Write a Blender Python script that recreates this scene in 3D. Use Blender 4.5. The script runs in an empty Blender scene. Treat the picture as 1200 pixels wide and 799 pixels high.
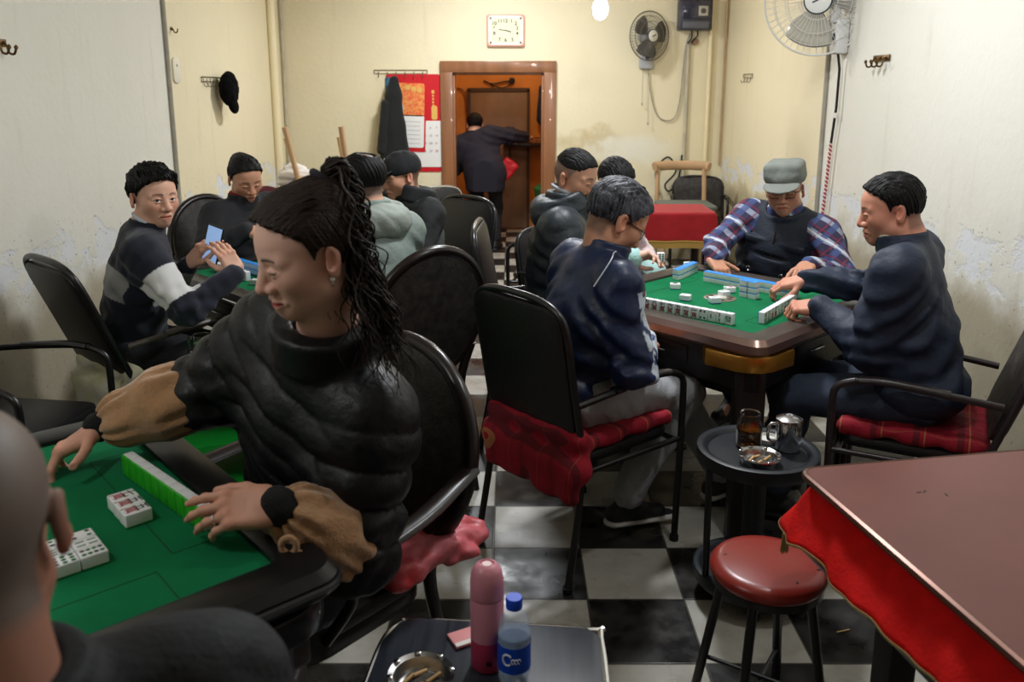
EXPOSURE = 0.0
LAMP_MID, LAMP_FRONT, LAMP_BACK, LAMP_REAR, LAMP_BULB = 60., 24., 62., 26., 9.
FILL_LEFT = 21.
import bpy, bmesh, math, random
import numpy as np
from mathutils import Vector, Matrix
C = bpy.context.scene.collection
rad = math.radians
random.seed(7)

# ---------------------------------------------------------------- vectors
def A(*v): return np.array(v, dtype=np.float64)
def nrm(v):
    v = np.asarray(v, float); return v / max(1e-9, np.linalg.norm(v))
def basis(x, z):
    """columns: forward x, left y, up z (z is the hint)"""
    x = nrm(x); y = nrm(np.cross(z, x)); z = np.cross(x, y)
    return np.stack([x, y, z], 1)
def rz(deg):
    a = rad(deg); return A([math.cos(a), -math.sin(a), 0], [math.sin(a), math.cos(a), 0], [0, 0, 1])
def ry(deg):
    a = rad(deg); return A([math.cos(a), 0, math.sin(a)], [0, 1, 0], [-math.sin(a), 0, math.cos(a)])
def rx(deg):
    a = rad(deg); return A([1, 0, 0], [0, math.cos(a), -math.sin(a)], [0, math.sin(a), math.cos(a)])

# ---------------------------------------------------------------- materials
def srgb(r, g, b):
    f = lambda c: c / 12.92 if c <= 0.04045 else ((c + 0.055) / 1.055) ** 2.4
    return (f(r / 255), f(g / 255), f(b / 255), 1)
_mats = {}
def mat(name, col=(128, 128, 128), rough=.6, metal=0., spec=.5, var=0., vscale=8., bump=0., bscale=60., attr=False,
        sheen=0., coat=0., trans=0., emit=0., ior=1.45, sss=0., col2=None, stretch=None, alpha=1.):
    if name in _mats: return _mats[name]
    m = bpy.data.materials.new(name); m.use_nodes = True
    nt = m.node_tree; b = nt.nodes['Principled BSDF']
    c = srgb(*col)
    b.inputs['Base Color'].default_value = c
    b.inputs['Roughness'].default_value = rough
    b.inputs['Metallic'].default_value = metal
    b.inputs['Specular IOR Level'].default_value = spec
    b.inputs['IOR'].default_value = ior
    b.inputs['Coat Weight'].default_value = coat
    b.inputs['Sheen Weight'].default_value = sheen
    b.inputs['Transmission Weight'].default_value = trans
    b.inputs['Alpha'].default_value = alpha
    if sss:
        b.inputs['Subsurface Weight'].default_value = sss
        b.inputs['Subsurface Radius'].default_value = (.008, .003, .0015)
        b.inputs['Subsurface Scale'].default_value = 1.
    if emit:
        b.inputs['Emission Color'].default_value = c; b.inputs['Emission Strength'].default_value = emit
    src = None
    if attr:
        a = nt.nodes.new('ShaderNodeVertexColor'); a.layer_name = 'Col'; src = a.outputs['Color']
    if var or bump:
        tc = nt.nodes.new('ShaderNodeTexCoord'); vec = tc.outputs['Object']
        if stretch:
            mp = nt.nodes.new('ShaderNodeMapping'); mp.inputs['Scale'].default_value = stretch
            nt.links.new(vec, mp.inputs['Vector']); vec = mp.outputs['Vector']
    if var:
        n = nt.nodes.new('ShaderNodeTexNoise'); n.inputs['Scale'].default_value = vscale; n.inputs['Detail'].default_value = 5
        nt.links.new(vec, n.inputs['Vector'])
        r = nt.nodes.new('ShaderNodeMapRange'); r.inputs['From Min'].default_value = .3; r.inputs['From Max'].default_value = .7
        nt.links.new(n.outputs['Fac'], r.inputs['Value'])
        mx = nt.nodes.new('ShaderNodeMix'); mx.data_type = 'RGBA'
        nt.links.new(r.outputs['Result'], mx.inputs['Factor'])
        if src is None:
            c2 = srgb(*col2) if col2 else tuple(x * (1 - var) for x in c[:3]) + (1,)
            mx.inputs['A'].default_value = c; mx.inputs['B'].default_value = c2
        else:
            h = nt.nodes.new('ShaderNodeHueSaturation'); h.inputs['Value'].default_value = 1 - var
            nt.links.new(src, h.inputs['Color']); nt.links.new(src, mx.inputs['A']); nt.links.new(h.outputs['Color'], mx.inputs['B'])
        src = mx.outputs['Result']
    if src is not None: nt.links.new(src, b.inputs['Base Color'])
    if bump:
        n2 = nt.nodes.new('ShaderNodeTexNoise'); n2.inputs['Scale'].default_value = bscale; n2.inputs['Detail'].default_value = 4
        nt.links.new(vec, n2.inputs['Vector'])
        bp = nt.nodes.new('ShaderNodeBump'); bp.inputs['Strength'].default_value = bump; bp.inputs['Distance'].default_value = .01
        nt.links.new(n2.outputs['Fac'], bp.inputs['Height']); nt.links.new(bp.outputs['Normal'], b.inputs['Normal'])
    _mats[name] = m
    return m

# ---------------------------------------------------------------- objects
def raw_mesh(name, V, Fq, mats, col=None, smooth=None, matidx=None):
    """V (n,3); Fq: (m,4)/(m,3) array or list of faces"""
    me = bpy.data.meshes.new(name)
    V = np.asarray(V, np.float32)
    if isinstance(Fq, np.ndarray):
        k = Fq.shape[1]; loops = Fq.reshape(-1).astype(np.int32)
        starts = np.arange(0, len(loops), k, dtype=np.int32); tot = np.full(len(starts), k, np.int32)
    else:
        tot = np.array([len(f) for f in Fq], np.int32); loops = np.array([i for f in Fq for i in f], np.int32)
        starts = np.concatenate([[0], np.cumsum(tot)[:-1]]).astype(np.int32)
    me.vertices.add(len(V)); me.vertices.foreach_set('co', V.reshape(-1))
    me.loops.add(len(loops)); me.loops.foreach_set('vertex_index', loops)
    me.polygons.add(len(starts)); me.polygons.foreach_set('loop_start', starts); me.polygons.foreach_set('loop_total', tot)
    for m in (mats if isinstance(mats, (list, tuple)) else [mats]): me.materials.append(m)
    if matidx is not None: me.polygons.foreach_set('material_index', np.asarray(matidx, np.int32))
    me.update(calc_edges=True); me.validate()
    me.polygons.foreach_set('use_smooth', np.ones(len(me.polygons), bool))
    if smooth: me.set_sharp_from_angle(angle=rad(smooth))
    if col is not None:
        at = me.color_attributes.new('Col', 'FLOAT_COLOR', 'POINT')
        c4 = np.ones((len(V), 4), np.float32); c4[:, :3] = col
        at.data.foreach_set('color', c4.reshape(-1))
    return me
def link(name, me, parent=None):
    o = bpy.data.objects.new(name, me); C.objects.link(o)
    if parent is not None: o.parent = parent
    return o
def tag(o, label=None, cat=None, group=None, kind=None):
    if label: o['label'] = label
    if cat: o['category'] = cat
    if group: o['group'] = group
    if kind: o['kind'] = kind
    return o
def empty(name, loc, rotz=0, label=None, cat=None, group=None):
    o = bpy.data.objects.new(name, None); C.objects.link(o); o.empty_display_size = .05
    o.location = loc; o.rotation_euler = (0, 0, rad(rotz))
    return tag(o, label, cat, group)
def copy_tree(o, parent=None):
    c = o.copy(); C.objects.link(c); c.parent = parent
    for ch in list(o.children): copy_tree(ch, c)
    return c

class MB:
    """collects shapes into ONE mesh"""
    def __init__(s): s.V = []; s.F = []; s.M = []; s.T = None
    def add(s, V, Fc, mi=0):
        b = len(s.V); V = np.asarray(V, float)
        if s.T is not None: V = V @ s.T[:3, :3].T + s.T[:3, 3]
        s.V.extend(map(tuple, V)); s.F.extend([tuple(int(i) + b for i in f) for f in Fc]); s.M.extend([mi] * len(Fc)); return s
    def box(s, c, size, R=None, bev=.0, seg=2, mi=0):
        bm = bmesh.new(); bmesh.ops.create_cube(bm, size=1)
        bmesh.ops.scale(bm, vec=Vector(size), verts=bm.verts)
        if bev: bmesh.ops.bevel(bm, geom=bm.edges[:], offset=min(bev, .49 * min(size)), segments=seg, affect='EDGES', profile=.5)
        bm.verts.index_update()
        V = np.array([v.co[:] for v in bm.verts]); Fc = [[v.index for v in f.verts] for f in bm.faces]; bm.free()
        if R is not None: V = V @ np.asarray(R).T
        return s.add(V + np.asarray(c, float), Fc, mi)
    def lathe(s, prof, c=(0, 0, 0), n=32, R=None, mi=0, sx=1., sy=1.):
        V = []; Fc = []; k = len(prof)
        for i in range(n):
            a = 2 * math.pi * i / n
            for r, z in prof: V.append((max(r, 1e-5) * math.cos(a) * sx, max(r, 1e-5) * math.sin(a) * sy, z))
        for i in range(n):
            j = (i + 1) % n
            for q in range(k - 1): Fc.append((i * k + q, j * k + q, j * k + q + 1, i * k + q + 1))
        V = np.array(V)
        if R is not None: V = V @ np.asarray(R).T
        return s.add(V + np.asarray(c, float), Fc, mi)
    def tube(s, pts, r=.01, n=10, closed=False, mi=0, flat=1., up=None):
        P = np.array(pts, float); m = len(P)
        rr = np.full(m, r) if np.isscalar(r) else np.array(r, float)
        T = np.zeros_like(P)
        for i in range(m):
            a = P[(i - 1) % m] if (closed or i > 0) else P[i]; b = P[(i + 1) % m] if (closed or i < m - 1) else P[i]
            T[i] = nrm(b - a)
        u = up if up is not None else (A(0, 0, 1) if abs(T[0][2]) < .9 else A(1, 0, 0))
        V = []; Fc = []
        for i in range(m):
            u = nrm(np.asarray(u, float) - T[i] * np.dot(u, T[i])) if up is None else nrm(np.asarray(up, float) - T[i] * np.dot(up, T[i]))
            w = np.cross(T[i], u)
            for q in range(n):
                a = 2 * math.pi * q / n
                V.append(P[i] + rr[i] * (math.cos(a) * u * flat + math.sin(a) * w))
        e = m if closed else m - 1
        for i in range(e):
            j = (i + 1) % m
            for q in range(n): Fc.append((i * n + q, i * n + (q + 1) % n, j * n + (q + 1) % n, j * n + q))
        if not closed:
            Fc.append(tuple(range(n - 1, -1, -1))); Fc.append(tuple((m - 1) * n + q for q in range(n)))
        return s.add(V, Fc, mi)
    def prism(s, poly, z0, z1, R=None, c=(0, 0, 0), bev=0., mi=0):
        bm = bmesh.new(); vs = [bm.verts.new((x, y, z0)) for x, y in poly]; f = bm.faces.new(vs)
        r = bmesh.ops.extrude_face_region(bm, geom=[f])
        bmesh.ops.translate(bm, vec=(0, 0, z1 - z0), verts=[v for v in r['geom'] if isinstance(v, bmesh.types.BMVert)])
        bmesh.ops.recalc_face_normals(bm, faces=bm.faces)
        if bev:
            ed = [e for e in bm.edges if abs(e.verts[0].co.z - e.verts[1].co.z) < 1e-6]
            bmesh.ops.bevel(bm, geom=ed, offset=bev, segments=2, affect='EDGES', profile=.5)
        bm.verts.index_update()
        V = np.array([v.co[:] for v in bm.verts]); Fc = [[v.index for v in f.verts] for f in bm.faces]; bm.free()
        if R is not None: V = V @ np.asarray(R).T
        return s.add(V + np.asarray(c, float), Fc, mi)
    def build(s, name, mats, parent=None, smooth=38):
        return link(name, raw_mesh(name, s.V, s.F, mats, smooth=smooth, matidx=s.M), parent)

def curve(pts, n=6, closed=False):
    """Catmull-Rom through pts"""
    P = [np.array(p, float) for p in pts]; m = len(P); out = []
    for i in range(m if closed else m - 1):
        g = (lambda k: P[k % m]) if closed else (lambda k: P[min(max(k, 0), m - 1)])
        a, b, c, d = g(i - 1), g(i), g(i + 1), g(i + 2)
        for q in range(n):
            t = q / n
            out.append(.5 * (2 * b + (c - a) * t + (2 * a - 5 * b + 4 * c - d) * t * t + (3 * b - a - 3 * c + d) * t ** 3))
    if not closed: out.append(P[-1])
    return out
def rrect(w, h, r, n=5):
    out = []
    for cx, cy, a0 in ((w / 2 - r, h / 2 - r, 0), (-w / 2 + r, h / 2 - r, 90), (-w / 2 + r, -h / 2 + r, 180), (w / 2 - r, -h / 2 + r, 270)):
        for i in range(n + 1):
            a = rad(a0 + 90 * i / n); out.append((cx + r * math.cos(a), cy + r * math.sin(a)))
    return out
def text_vf(body, size, ext=0., bold=0.):
    cu = bpy.data.curves.new('t', 'FONT'); cu.body = body; cu.size = size; cu.extrude = ext; cu.offset = bold
    cu.align_x = 'CENTER'; cu.align_y = 'CENTER'
    o = bpy.data.objects.new('t', cu); C.objects.link(o)
    bpy.context.view_layer.update()
    ev = o.evaluated_get(bpy.context.evaluated_depsgraph_get()); me = ev.to_mesh()
    V = np.array([v.co[:] for v in me.vertices]) if len(me.vertices) else np.zeros((0, 3)); Fc = [tuple(p.vertices) for p in me.polygons]
    ev.to_mesh_clear(); bpy.data.objects.remove(o); bpy.data.curves.remove(cu)
    return V, Fc

# ---------------------------------------------------------------- signed distance fields
class Field:
    def __init__(s, lo, hi, h):
        s.h = h; s.lo = np.asarray(lo, float); n = np.ceil((np.asarray(hi, float) - s.lo) / h).astype(int) + 1
        s.ax = [(s.lo[i] + h * np.arange(n[i])).astype(np.float32) for i in range(3)]
        s.f = np.full(n, 1., np.float32)
    def _reg(s, lo, hi, m):
        sl = []; 
        for i in range(3):
            a = int(np.searchsorted(s.ax[i], lo[i] - m)); b = int(np.searchsorted(s.ax[i], hi[i] + m))
            if b <= a: return None, None
            sl.append(slice(a, b))
        X = s.ax[0][sl[0]][:, None, None]; Y = s.ax[1][sl[1]][None, :, None]; Z = s.ax[2][sl[2]][None, None, :]
        return tuple(sl), (X, Y, Z)
    def op(s, prim, k=.0, mode='u'):
        lo, hi, fn = prim
        sl, P = s._reg(lo, hi, k + 3 * s.h + .006)
        if sl is None: return s
        d = fn(*P).astype(np.float32); a = s.f[sl]
        if mode == 'u':
            if k > 0: hh = np.maximum(k - np.abs(a - d), 0) / k; s.f[sl] = np.minimum(a, d) - hh * hh * k * .25
            else: s.f[sl] = np.minimum(a, d)
        else:
            d = -d if mode == 's' else d
            if k > 0: hh = np.maximum(k - np.abs(a - d), 0) / k; s.f[sl] = np.maximum(a, d) + hh * hh * k * .25
            else: s.f[sl] = np.maximum(a, d)
        return s
    def u(s, prim, k=.02): return s.op(prim, k, 'u')
    def sub(s, prim, k=.01): return s.op(prim, k, 's')
    def disp(s, fn):
        s.f = s.f + fn(s.ax[0][:, None, None], s.ax[1][None, :, None], s.ax[2][None, None, :]).astype(np.float32); return s
    def clip(s, fn):
        """keep only where fn<0"""
        s.f = np.maximum(s.f, fn(s.ax[0][:, None, None], s.ax[1][None, :, None], s.ax[2][None, None, :]).astype(np.float32)); return s
    def mesh(s):
        f = s.f.copy()
        f[0] = f[-1] = 1; f[:, 0] = f[:, -1] = 1; f[:, :, 0] = f[:, :, -1] = 1
        ins = f < 0; nx, ny, nz = f.shape
        c = np.zeros((nx - 1, ny - 1, nz - 1), np.uint8)
        offs = [(i, j, k) for i in (0, 1) for j in (0, 1) for k in (0, 1)]
        for (i, j, k) in offs: c += ins[i:nx - 1 + i, j:ny - 1 + j, k:nz - 1 + k]
        I = np.argwhere((c > 0) & (c < 8))
        vals = np.stack([f[I[:, 0] + i, I[:, 1] + j, I[:, 2] + k] for (i, j, k) in offs], 1)
        acc = np.zeros((len(I), 3)); cnt = np.zeros(len(I))
        for a in range(8):
            for b in range(a + 1, 8):
                if sum(abs(offs[a][q] - offs[b][q]) for q in range(3)) != 1: continue
                va, vb = vals[:, a], vals[:, b]; m = (va < 0) != (vb < 0)
                t = np.where(m, va / np.where(m, va - vb, 1), 0)
                p = np.array(offs[a]) + t[:, None] * (np.array(offs[b]) - np.array(offs[a]))
                acc += p * m[:, None]; cnt += m
        V = (I + acc / cnt[:, None]) * s.h + s.lo
        idx = np.full(c.shape, -1, np.int32); idx[I[:, 0], I[:, 1], I[:, 2]] = np.arange(len(I))
        Q = []
        for ax in range(3):
            a1, a2 = (ax + 1) % 3, (ax + 2) % 3
            s0 = [slice(None)] * 3; s1 = [slice(None)] * 3; s0[ax] = slice(0, -1); s1[ax] = slice(1, None)
            e = np.argwhere(ins[tuple(s0)] != ins[tuple(s1)])
            e = e[(e[:, a1] > 0) & (e[:, a2] > 0)]
            e = e[(e[:, a1] < f.shape[a1] - 1) & (e[:, a2] < f.shape[a2] - 1)]
            q = []
            for d1, d2 in ((-1, -1), (0, -1), (0, 0), (-1, 0)):
                w = e.copy(); w[:, a1] += d1; w[:, a2] += d2; q.append(idx[w[:, 0], w[:, 1], w[:, 2]])
            q = np.stack(q, 1); fl = ~ins[e[:, 0], e[:, 1], e[:, 2]]
            q[fl] = q[fl][:, ::-1]; Q.append(q)
        return V, np.concatenate(Q)

def caps(a, b, ra, rb=None, dfn=None, flat=None):
    a = np.asarray(a, float); b = np.asarray(b, float); rb = ra if rb is None else rb
    ab = b - a; L2 = max(1e-9, float(ab @ ab)); L = math.sqrt(L2); R = max(ra, rb) + (0.02 if dfn else 0)
    lo = np.minimum(a, b) - R; hi = np.maximum(a, b) + R
    def fn(X, Y, Z):
        px, py, pz = X - a[0], Y - a[1], Z - a[2]
        t = np.clip((px * ab[0] + py * ab[1] + pz * ab[2]) / L2, 0, 1)
        px = px - t * ab[0]; py = py - t * ab[1]; pz = pz - t * ab[2]
        d2 = px * px + py * py + pz * pz
        if flat is not None:
            n, k = flat; c = px * n[0] + py * n[1] + pz * n[2]; d2 = d2 + c * c * (1 / (k * k) - 1)
        r = ra + t * (rb - ra)
        if dfn: r = r + dfn(t * L)
        return np.sqrt(d2) - r
    return lo, hi, fn
def ell(c, r, R=None, dfn=None):
    c = np.asarray(c, float); r = np.asarray(r, float); R = np.eye(3) if R is None else np.asarray(R)
    e = np.sqrt(((R * r) ** 2).sum(1)) + (0.02 if dfn else 0)
    def fn(X, Y, Z):
        x, y, z = X - c[0], Y - c[1], Z - c[2]
        q = [x * R[0, i] + y * R[1, i] + z * R[2, i] for i in range(3)]
        k0 = np.sqrt(sum((q[i] / r[i]) ** 2 for i in range(3))); k1 = np.sqrt(sum((q[i] / r[i] ** 2) ** 2 for i in range(3)))
        d = k0 * (k0 - 1) / np.maximum(k1, 1e-6)
        if dfn: d = d - dfn(q[2])
        return d
    return c - e, c + e, fn
def sph(c, r): return ell(c, (r, r, r))
def rbox(c, half, r, R=None):
    c = np.asarray(c, float); h = np.asarray(half, float) - r; R = np.eye(3) if R is None else np.asarray(R)
    e = (np.abs(R) * np.asarray(half, float)).sum(1)
    def fn(X, Y, Z):
        x, y, z = X - c[0], Y - c[1], Z - c[2]
        q = [np.abs(x * R[0, i] + y * R[1, i] + z * R[2, i]) - h[i] for i in range(3)]
        return np.sqrt(sum(np.maximum(v, 0) ** 2 for v in q)) + np.minimum(np.maximum(np.maximum(q[0], q[1]), q[2]), 0) - r
    return c - e, c + e, fn
def ring(c, R, rad_, half, th, ey=1.):
    """hollow tube wall about local z: radius rad_, half height, wall half-thickness"""
    c = np.asarray(c, float); R = np.asarray(R); e = np.full(3, max(rad_ * max(1, ey) + th, half) * 1.3)
    def fn(X, Y, Z):
        x, y, z = X - c[0], Y - c[1], Z - c[2]
        q = [x * R[0, i] + y * R[1, i] + z * R[2, i] for i in range(3)]
        rr = np.sqrt(q[0] ** 2 + (q[1] / ey) ** 2)
        a = np.abs(rr - rad_) - th * .5; b = np.abs(q[2]) - half
        return np.sqrt(np.maximum(a, 0) ** 2 + np.maximum(b, 0) ** 2) + np.minimum(np.maximum(a, b), 0) - th * .5
    return c - e, c + e, fn
def poly_caps(F, pts, rs, k=.01, **kw):
    for i in range(len(pts) - 1): F.u(caps(pts[i], pts[i + 1], rs[i], rs[i + 1], **kw), k)
def wrinkle(amp, sc, seed=0, aniso=(1, 1, 1)):
    rs = np.random.RandomState(seed); ks = rs.normal(size=(5, 3)) * sc * np.array(aniso); ph = rs.uniform(0, 6.28, (5,)); ph2 = rs.uniform(0, 6.28, 5)
    def fn(X, Y, Z):
        o = 0
        for i in range(5):
            w = ks[i]; wob = 1.3 * np.sin(.43 * (X * w[1] + Y * w[2] + Z * w[0]) + ph2[i])
            s = np.sin(X * w[0] + Y * w[1] + Z * w[2] + ph[i] + wob); o = o + s * (.6 + .4 * s)
        return amp * .45 * o
    return fn

# ---------------------------------------------------------------- people: heads
def gauss(P, c, s):
    return np.exp(-(((P - np.asarray(c)) / np.asarray(s)) ** 2).sum(1))
def head_mesh(sp):
    """head + neck in the head's own frame (x forward, y left, z up; eye line z=0). returns V,Q,col"""
    h = sp.get('hres', .0024); nb = np.asarray(sp['neck_local'], float); w = sp.get('wide', 1.)
    lo = np.minimum([-.13, -.10, -.15], nb - .075); hi = np.maximum([.14, .10, .13], nb + .075)
    F = Field(lo, hi, h)
    F.u(ell((-.010, 0, .030), (.093, .076 * w, .085)), 0)
    F.u(ell((.028, 0, .035), (.061, .064 * w, .058)), .03)
    F.u(ell((.026, 0, -.030), (.060, .060 * w, .070)), .03)
    j = sp.get('jaw', 1.)
    F.u(ell((.024, 0, -.066), (.057, .050 * w * j, .044)), .03)
    F.u(sph((.070, 0, -.096), .020), .03)
    for s in (1, -1):
        F.u(sph((.004, s * .050 * w * j, -.060), .022), .03)
        F.u(sph((.054, s * .044 * w, -.022), .025), .03)
        F.u(caps((.081, s * .012, .020), (.066, s * .050, .018), .011, .010), .016)
        F.sub(sph((.103, s * .032, .0), .0165), .016)
        F.u(sph((.0725, s * .032, .0), .0145), .004)
        up = .0075 if sp.get('eyes', 'open') == 'open' else .002
        F.u(caps((.0865, s * .018, up - .003), (.0895, s * .031, up), .0036, .0040), .004)
        F.u(caps((.0895, s * .031, up), (.077, s * .049, up - .004), .0040, .0036), .004)
        F.u(caps((.0855, s * .018, -.0065), (.0855, s * .034, -.0085), .0034), .004)
        F.u(caps((.0855, s * .034, -.0085), (.076, s * .048, -.005), .0034), .004)
    n = sp.get('nose', .82)
    F.u(caps((.089, 0, .004), (.088 + .021 * n, 0, -.033), .0095, .0130), .014)
    for s in (1, -1):
        F.u(sph((.0955, s * .0155, -.037), .0098), .008)
        F.sub(sph((.103, s * .0075, -.0465), .0040), .004)
    F.u(caps((.092, -.011, -.061), (.092, .011, -.061), .0085), .010)
    F.u(caps((.090, -.010, -.074), (.090, .010, -.074), .0090), .010)
    for s in (1, -1):
        F.u(caps((.092, s * .011, -.062), (.080, s * .025, -.069), .0075, .005), .006)
        F.sub(caps((.1025, 0, -.0670), (.0985, s * .012, -.0668), .0022), .003)
        F.sub(caps((.0985, s * .012, -.0670), (.087, s * .025, -.0700), .0022, .0018), .003)
    F.u(sph((.083, 0, -.085), .010), .016)
    for s in (1, -1):   # ears
        R = rz(s * 22) @ ry(-12)
        c = A(-.012, s * .076 * w, -.006)
        F.u(ell(c + A(-.004, s * .006, 0), (.0175, .0075, .031), R), .006)
        F.sub(ell(c + A(.002, s * .0150, .003), (.0112, .0095, .020), R), .003)
        F.u(ell(c + A(.001, s * .004, -.026), (.008, .005, .009)), .006)
    F.u(caps((-.020, 0, -.045), nb, .052 * sp.get('neckw', 1), .060 * sp.get('neckw', 1)), .022)
    F.u(caps((.010, 0, -.085), nb + A(.03, 0, .01), .035, .038), .03)
    V, Q = F.mesh()
    # colour
    base = np.array(srgb(*sp.get('skin', (205, 150, 122)))[:3]); col = np.tile(base, (len(V), 1))
    def mixc(m, c):
        nonlocal col
        c = np.array(srgb(*c)[:3]); m = np.clip(m, 0, 1)[:, None]; col = col * (1 - m) + c * m
    sk = np.array(sp.get('skin', (205, 150, 122)), float)
    flush = sk * np.array([.98, .80, .76])
    for s in (1, -1):
        mixc(.55 * gauss(V, (.066, s * .046, -.026), (.03, .022, .020)), flush)
        mixc(.5 * gauss(V, (-.012, s * .082, -.006), (.02, .012, .034)), sk * np.array([.98, .76, .70]))
    mixc(.5 * gauss(V, (.108, 0, -.035), (.014, .014, .014)), flush)
    if sp.get('beard', 0):
        mixc(sp['beard'] * np.clip((-.045 - V[:, 2]) / .02, 0, 1) * (V[:, 0] > .0) * np.clip((V[:, 2] + .125) / .02, 0, 1), sk * np.array([.66, .68, .72]))
    lip = sp.get('lips', sk * np.array([.86, .58, .56]))
    mixc(.9 * ((np.abs(V[:, 1]) < .024) & (V[:, 0] > .080)) * np.exp(-((V[:, 2] + .0675 + .003 * 0) / (.0088 - .0045 * np.clip(np.abs(V[:, 1]) / .024, 0, 1))) ** 4), lip)
    mixc(.8 * ((np.abs(V[:, 1]) < .025) & (V[:, 0] > .078)) * np.exp(-((V[:, 2] + .0670) / .0016) ** 2), (70, 30, 30))
    hc = sp.get('haircol', (22, 20, 22))
    for s in (1, -1):
        y = V[:, 1] * s
        t = (y - .014) / .038
        bz = .0225 + .006 * np.sin(np.clip(t, 0, 1) * 2.4) - .006 * np.clip(t, 0, 1)
        mixc(sp.get('brow', .8) * ((t > 0) & (t < 1) & (V[:, 0] > .03)) * np.exp(-((V[:, 2] - bz) / (.0042 - .002 * np.clip(t, 0, 1))) ** 2), hc)
        ey = y - .0325
        if sp.get('eyes', 'open') == 'open':
            hgt = .0052 * np.sqrt(np.clip(1 - (ey / .0135) ** 2, 0, 1))
            m = (np.abs(ey) < .0135) & (V[:, 0] > .05) & (np.abs(V[:, 2] + .0003) < hgt)
            mixc(m * 1., (215, 208, 202))
            gx = sp.get('gaze', 0.) * s
            mixc((m & ((ey - gx) ** 2 + V[:, 2] ** 2 < .0056 ** 2)) * 1., (28, 18, 15))
            ln = hgt - .0008
            mixc(((np.abs(ey) < .0145) & (V[:, 0] > .05)) * .85 * np.exp(-((V[:, 2] - ln - .0012) / .0017) ** 2), (30, 22, 22))
        else:
            ln = -.0032 + .0028 * (ey / .0145) ** 2
            mixc(((np.abs(ey) < .0155) & (V[:, 0] > .05)) * .9 * np.exp(-((V[:, 2] - ln) / .0022) ** 2), (34, 24, 24))
    if sp.get('scalp'):
        sc, zc, xo = sp['scalp']
        xh = np.interp(V[:, 2], [-.075, -.03, 0, .03, .06, .085, .12], [-.03, -.03, .016, .032, .055, .085, .2]) + xo
        m = np.clip((xh - V[:, 0]) / .012, 0, 1) * np.clip((V[:, 2] + .085 + V[:, 0] * .1) / .02, 0, 1)
        ear = np.clip(1.5 - 1.2 * np.sqrt(((V[:, 0] + .014) / .022) ** 2 + ((V[:, 2] + .004) / .036) ** 2), 0, 1) * (np.abs(V[:, 1]) > .074)
        mixc(zc * m * (1 - ear), sc)
    return V, Q, col

def hair_mesh(sp, hs):
    """short hair shell in head frame. hs: t (thickness) top/side, hl (hairline shift), nape, side lift, tousle"""
    w = sp.get('wide', 1.); t = hs.get('t', .014); ts = hs.get('side', .008)
    F = Field((-.16, -.125, -.16), (.135, .125, .175), hs.get('h', .003))
    F.u(ell((-.012, 0, .030 + t * .4), (.093 + ts + hs.get('back', 0), .077 * w + ts, .085 + t * .6)), 0)
    F.u(ell((.026, 0, .038 + t * .3), (.061 + t * .75, .064 * w + ts, .058 + t * .7)), .03)
    for b in hs.get('blobs', ()): F.u(ell(*b), .03)
    zs = [-.16, -.10, -.06, -.032, -.03, .0, .02, .045, .060, .078, .10, .13]
    xs = [-.035, -.035, -.030, -.028, .010, .016, .022, .048, .066, .090, .14, .2]
    hl = hs.get('hl', .008); nape = hs.get('nape', -.075); sl = hs.get('sidez', None)
    rs = np.random.RandomState(hs.get('seed', 1)); k = rs.uniform(60, 190, 6); ph = rs.uniform(0, 6.28, 6)
    amp = hs.get('amp', .003)
    def strand(X, Y, Z):
        phi = np.arctan2(Y, X + .02 * 1 + .0 * Z) + 3 * Z; top = np.clip((Z - .05) / .04, 0, 1)
        o = 0
        for i in range(6): o = o + np.sin(phi * k[i] * .45 + ph[i] + 25 * np.sqrt(X * X + Y * Y + Z * Z)) * (1 - top) + top * np.sin(Y * k[i] * 8 + X * 30 + ph[i] + 3 * np.sin(X * 40 + i))
        return amp * o / 3.
    F.disp(strand)
    if hs.get('tousle'): F.disp(wrinkle(hs['tousle'], 70, hs.get('seed', 1)))
    def taper(e): F.f = F.f + np.clip(1 + e / .038, 0, 1).astype(np.float32) ** 2 * (t * .85)
    def clip(X, Y, Z):
        front = X - np.interp(Z - hl, zs, xs).astype(np.float32) - .03 * hs.get('mpeak', 0) * np.abs(Y) / .06 * 0 + .0035 * np.sin(Y * 300 + 2 * np.sin(Y * 90)) + .003 * np.sin(Y * 700)
        n = (nape + .35 * (X + .08) * 0) - Z + .004 * np.sin(Y * 260)
        d = np.maximum(front, n) * .8
        taper(np.maximum(front, n))
        if sl is not None: d = np.maximum(d, (sl + .25 * np.maximum(-X - .03, -.02) - Z))
        return d
    F.clip(clip)
    for s in (1, -1): F.sub(ell((-.006, s * .088 * w, -.008), (.022, .030, .033)), .004)
    F.sub(ell((-.006, 0, -.015), (.080, .066 * w, .062)), .004)
    if hs.get('bald'): F.sub(ell(*hs['bald']), .012)
    return F.mesh()

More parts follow.
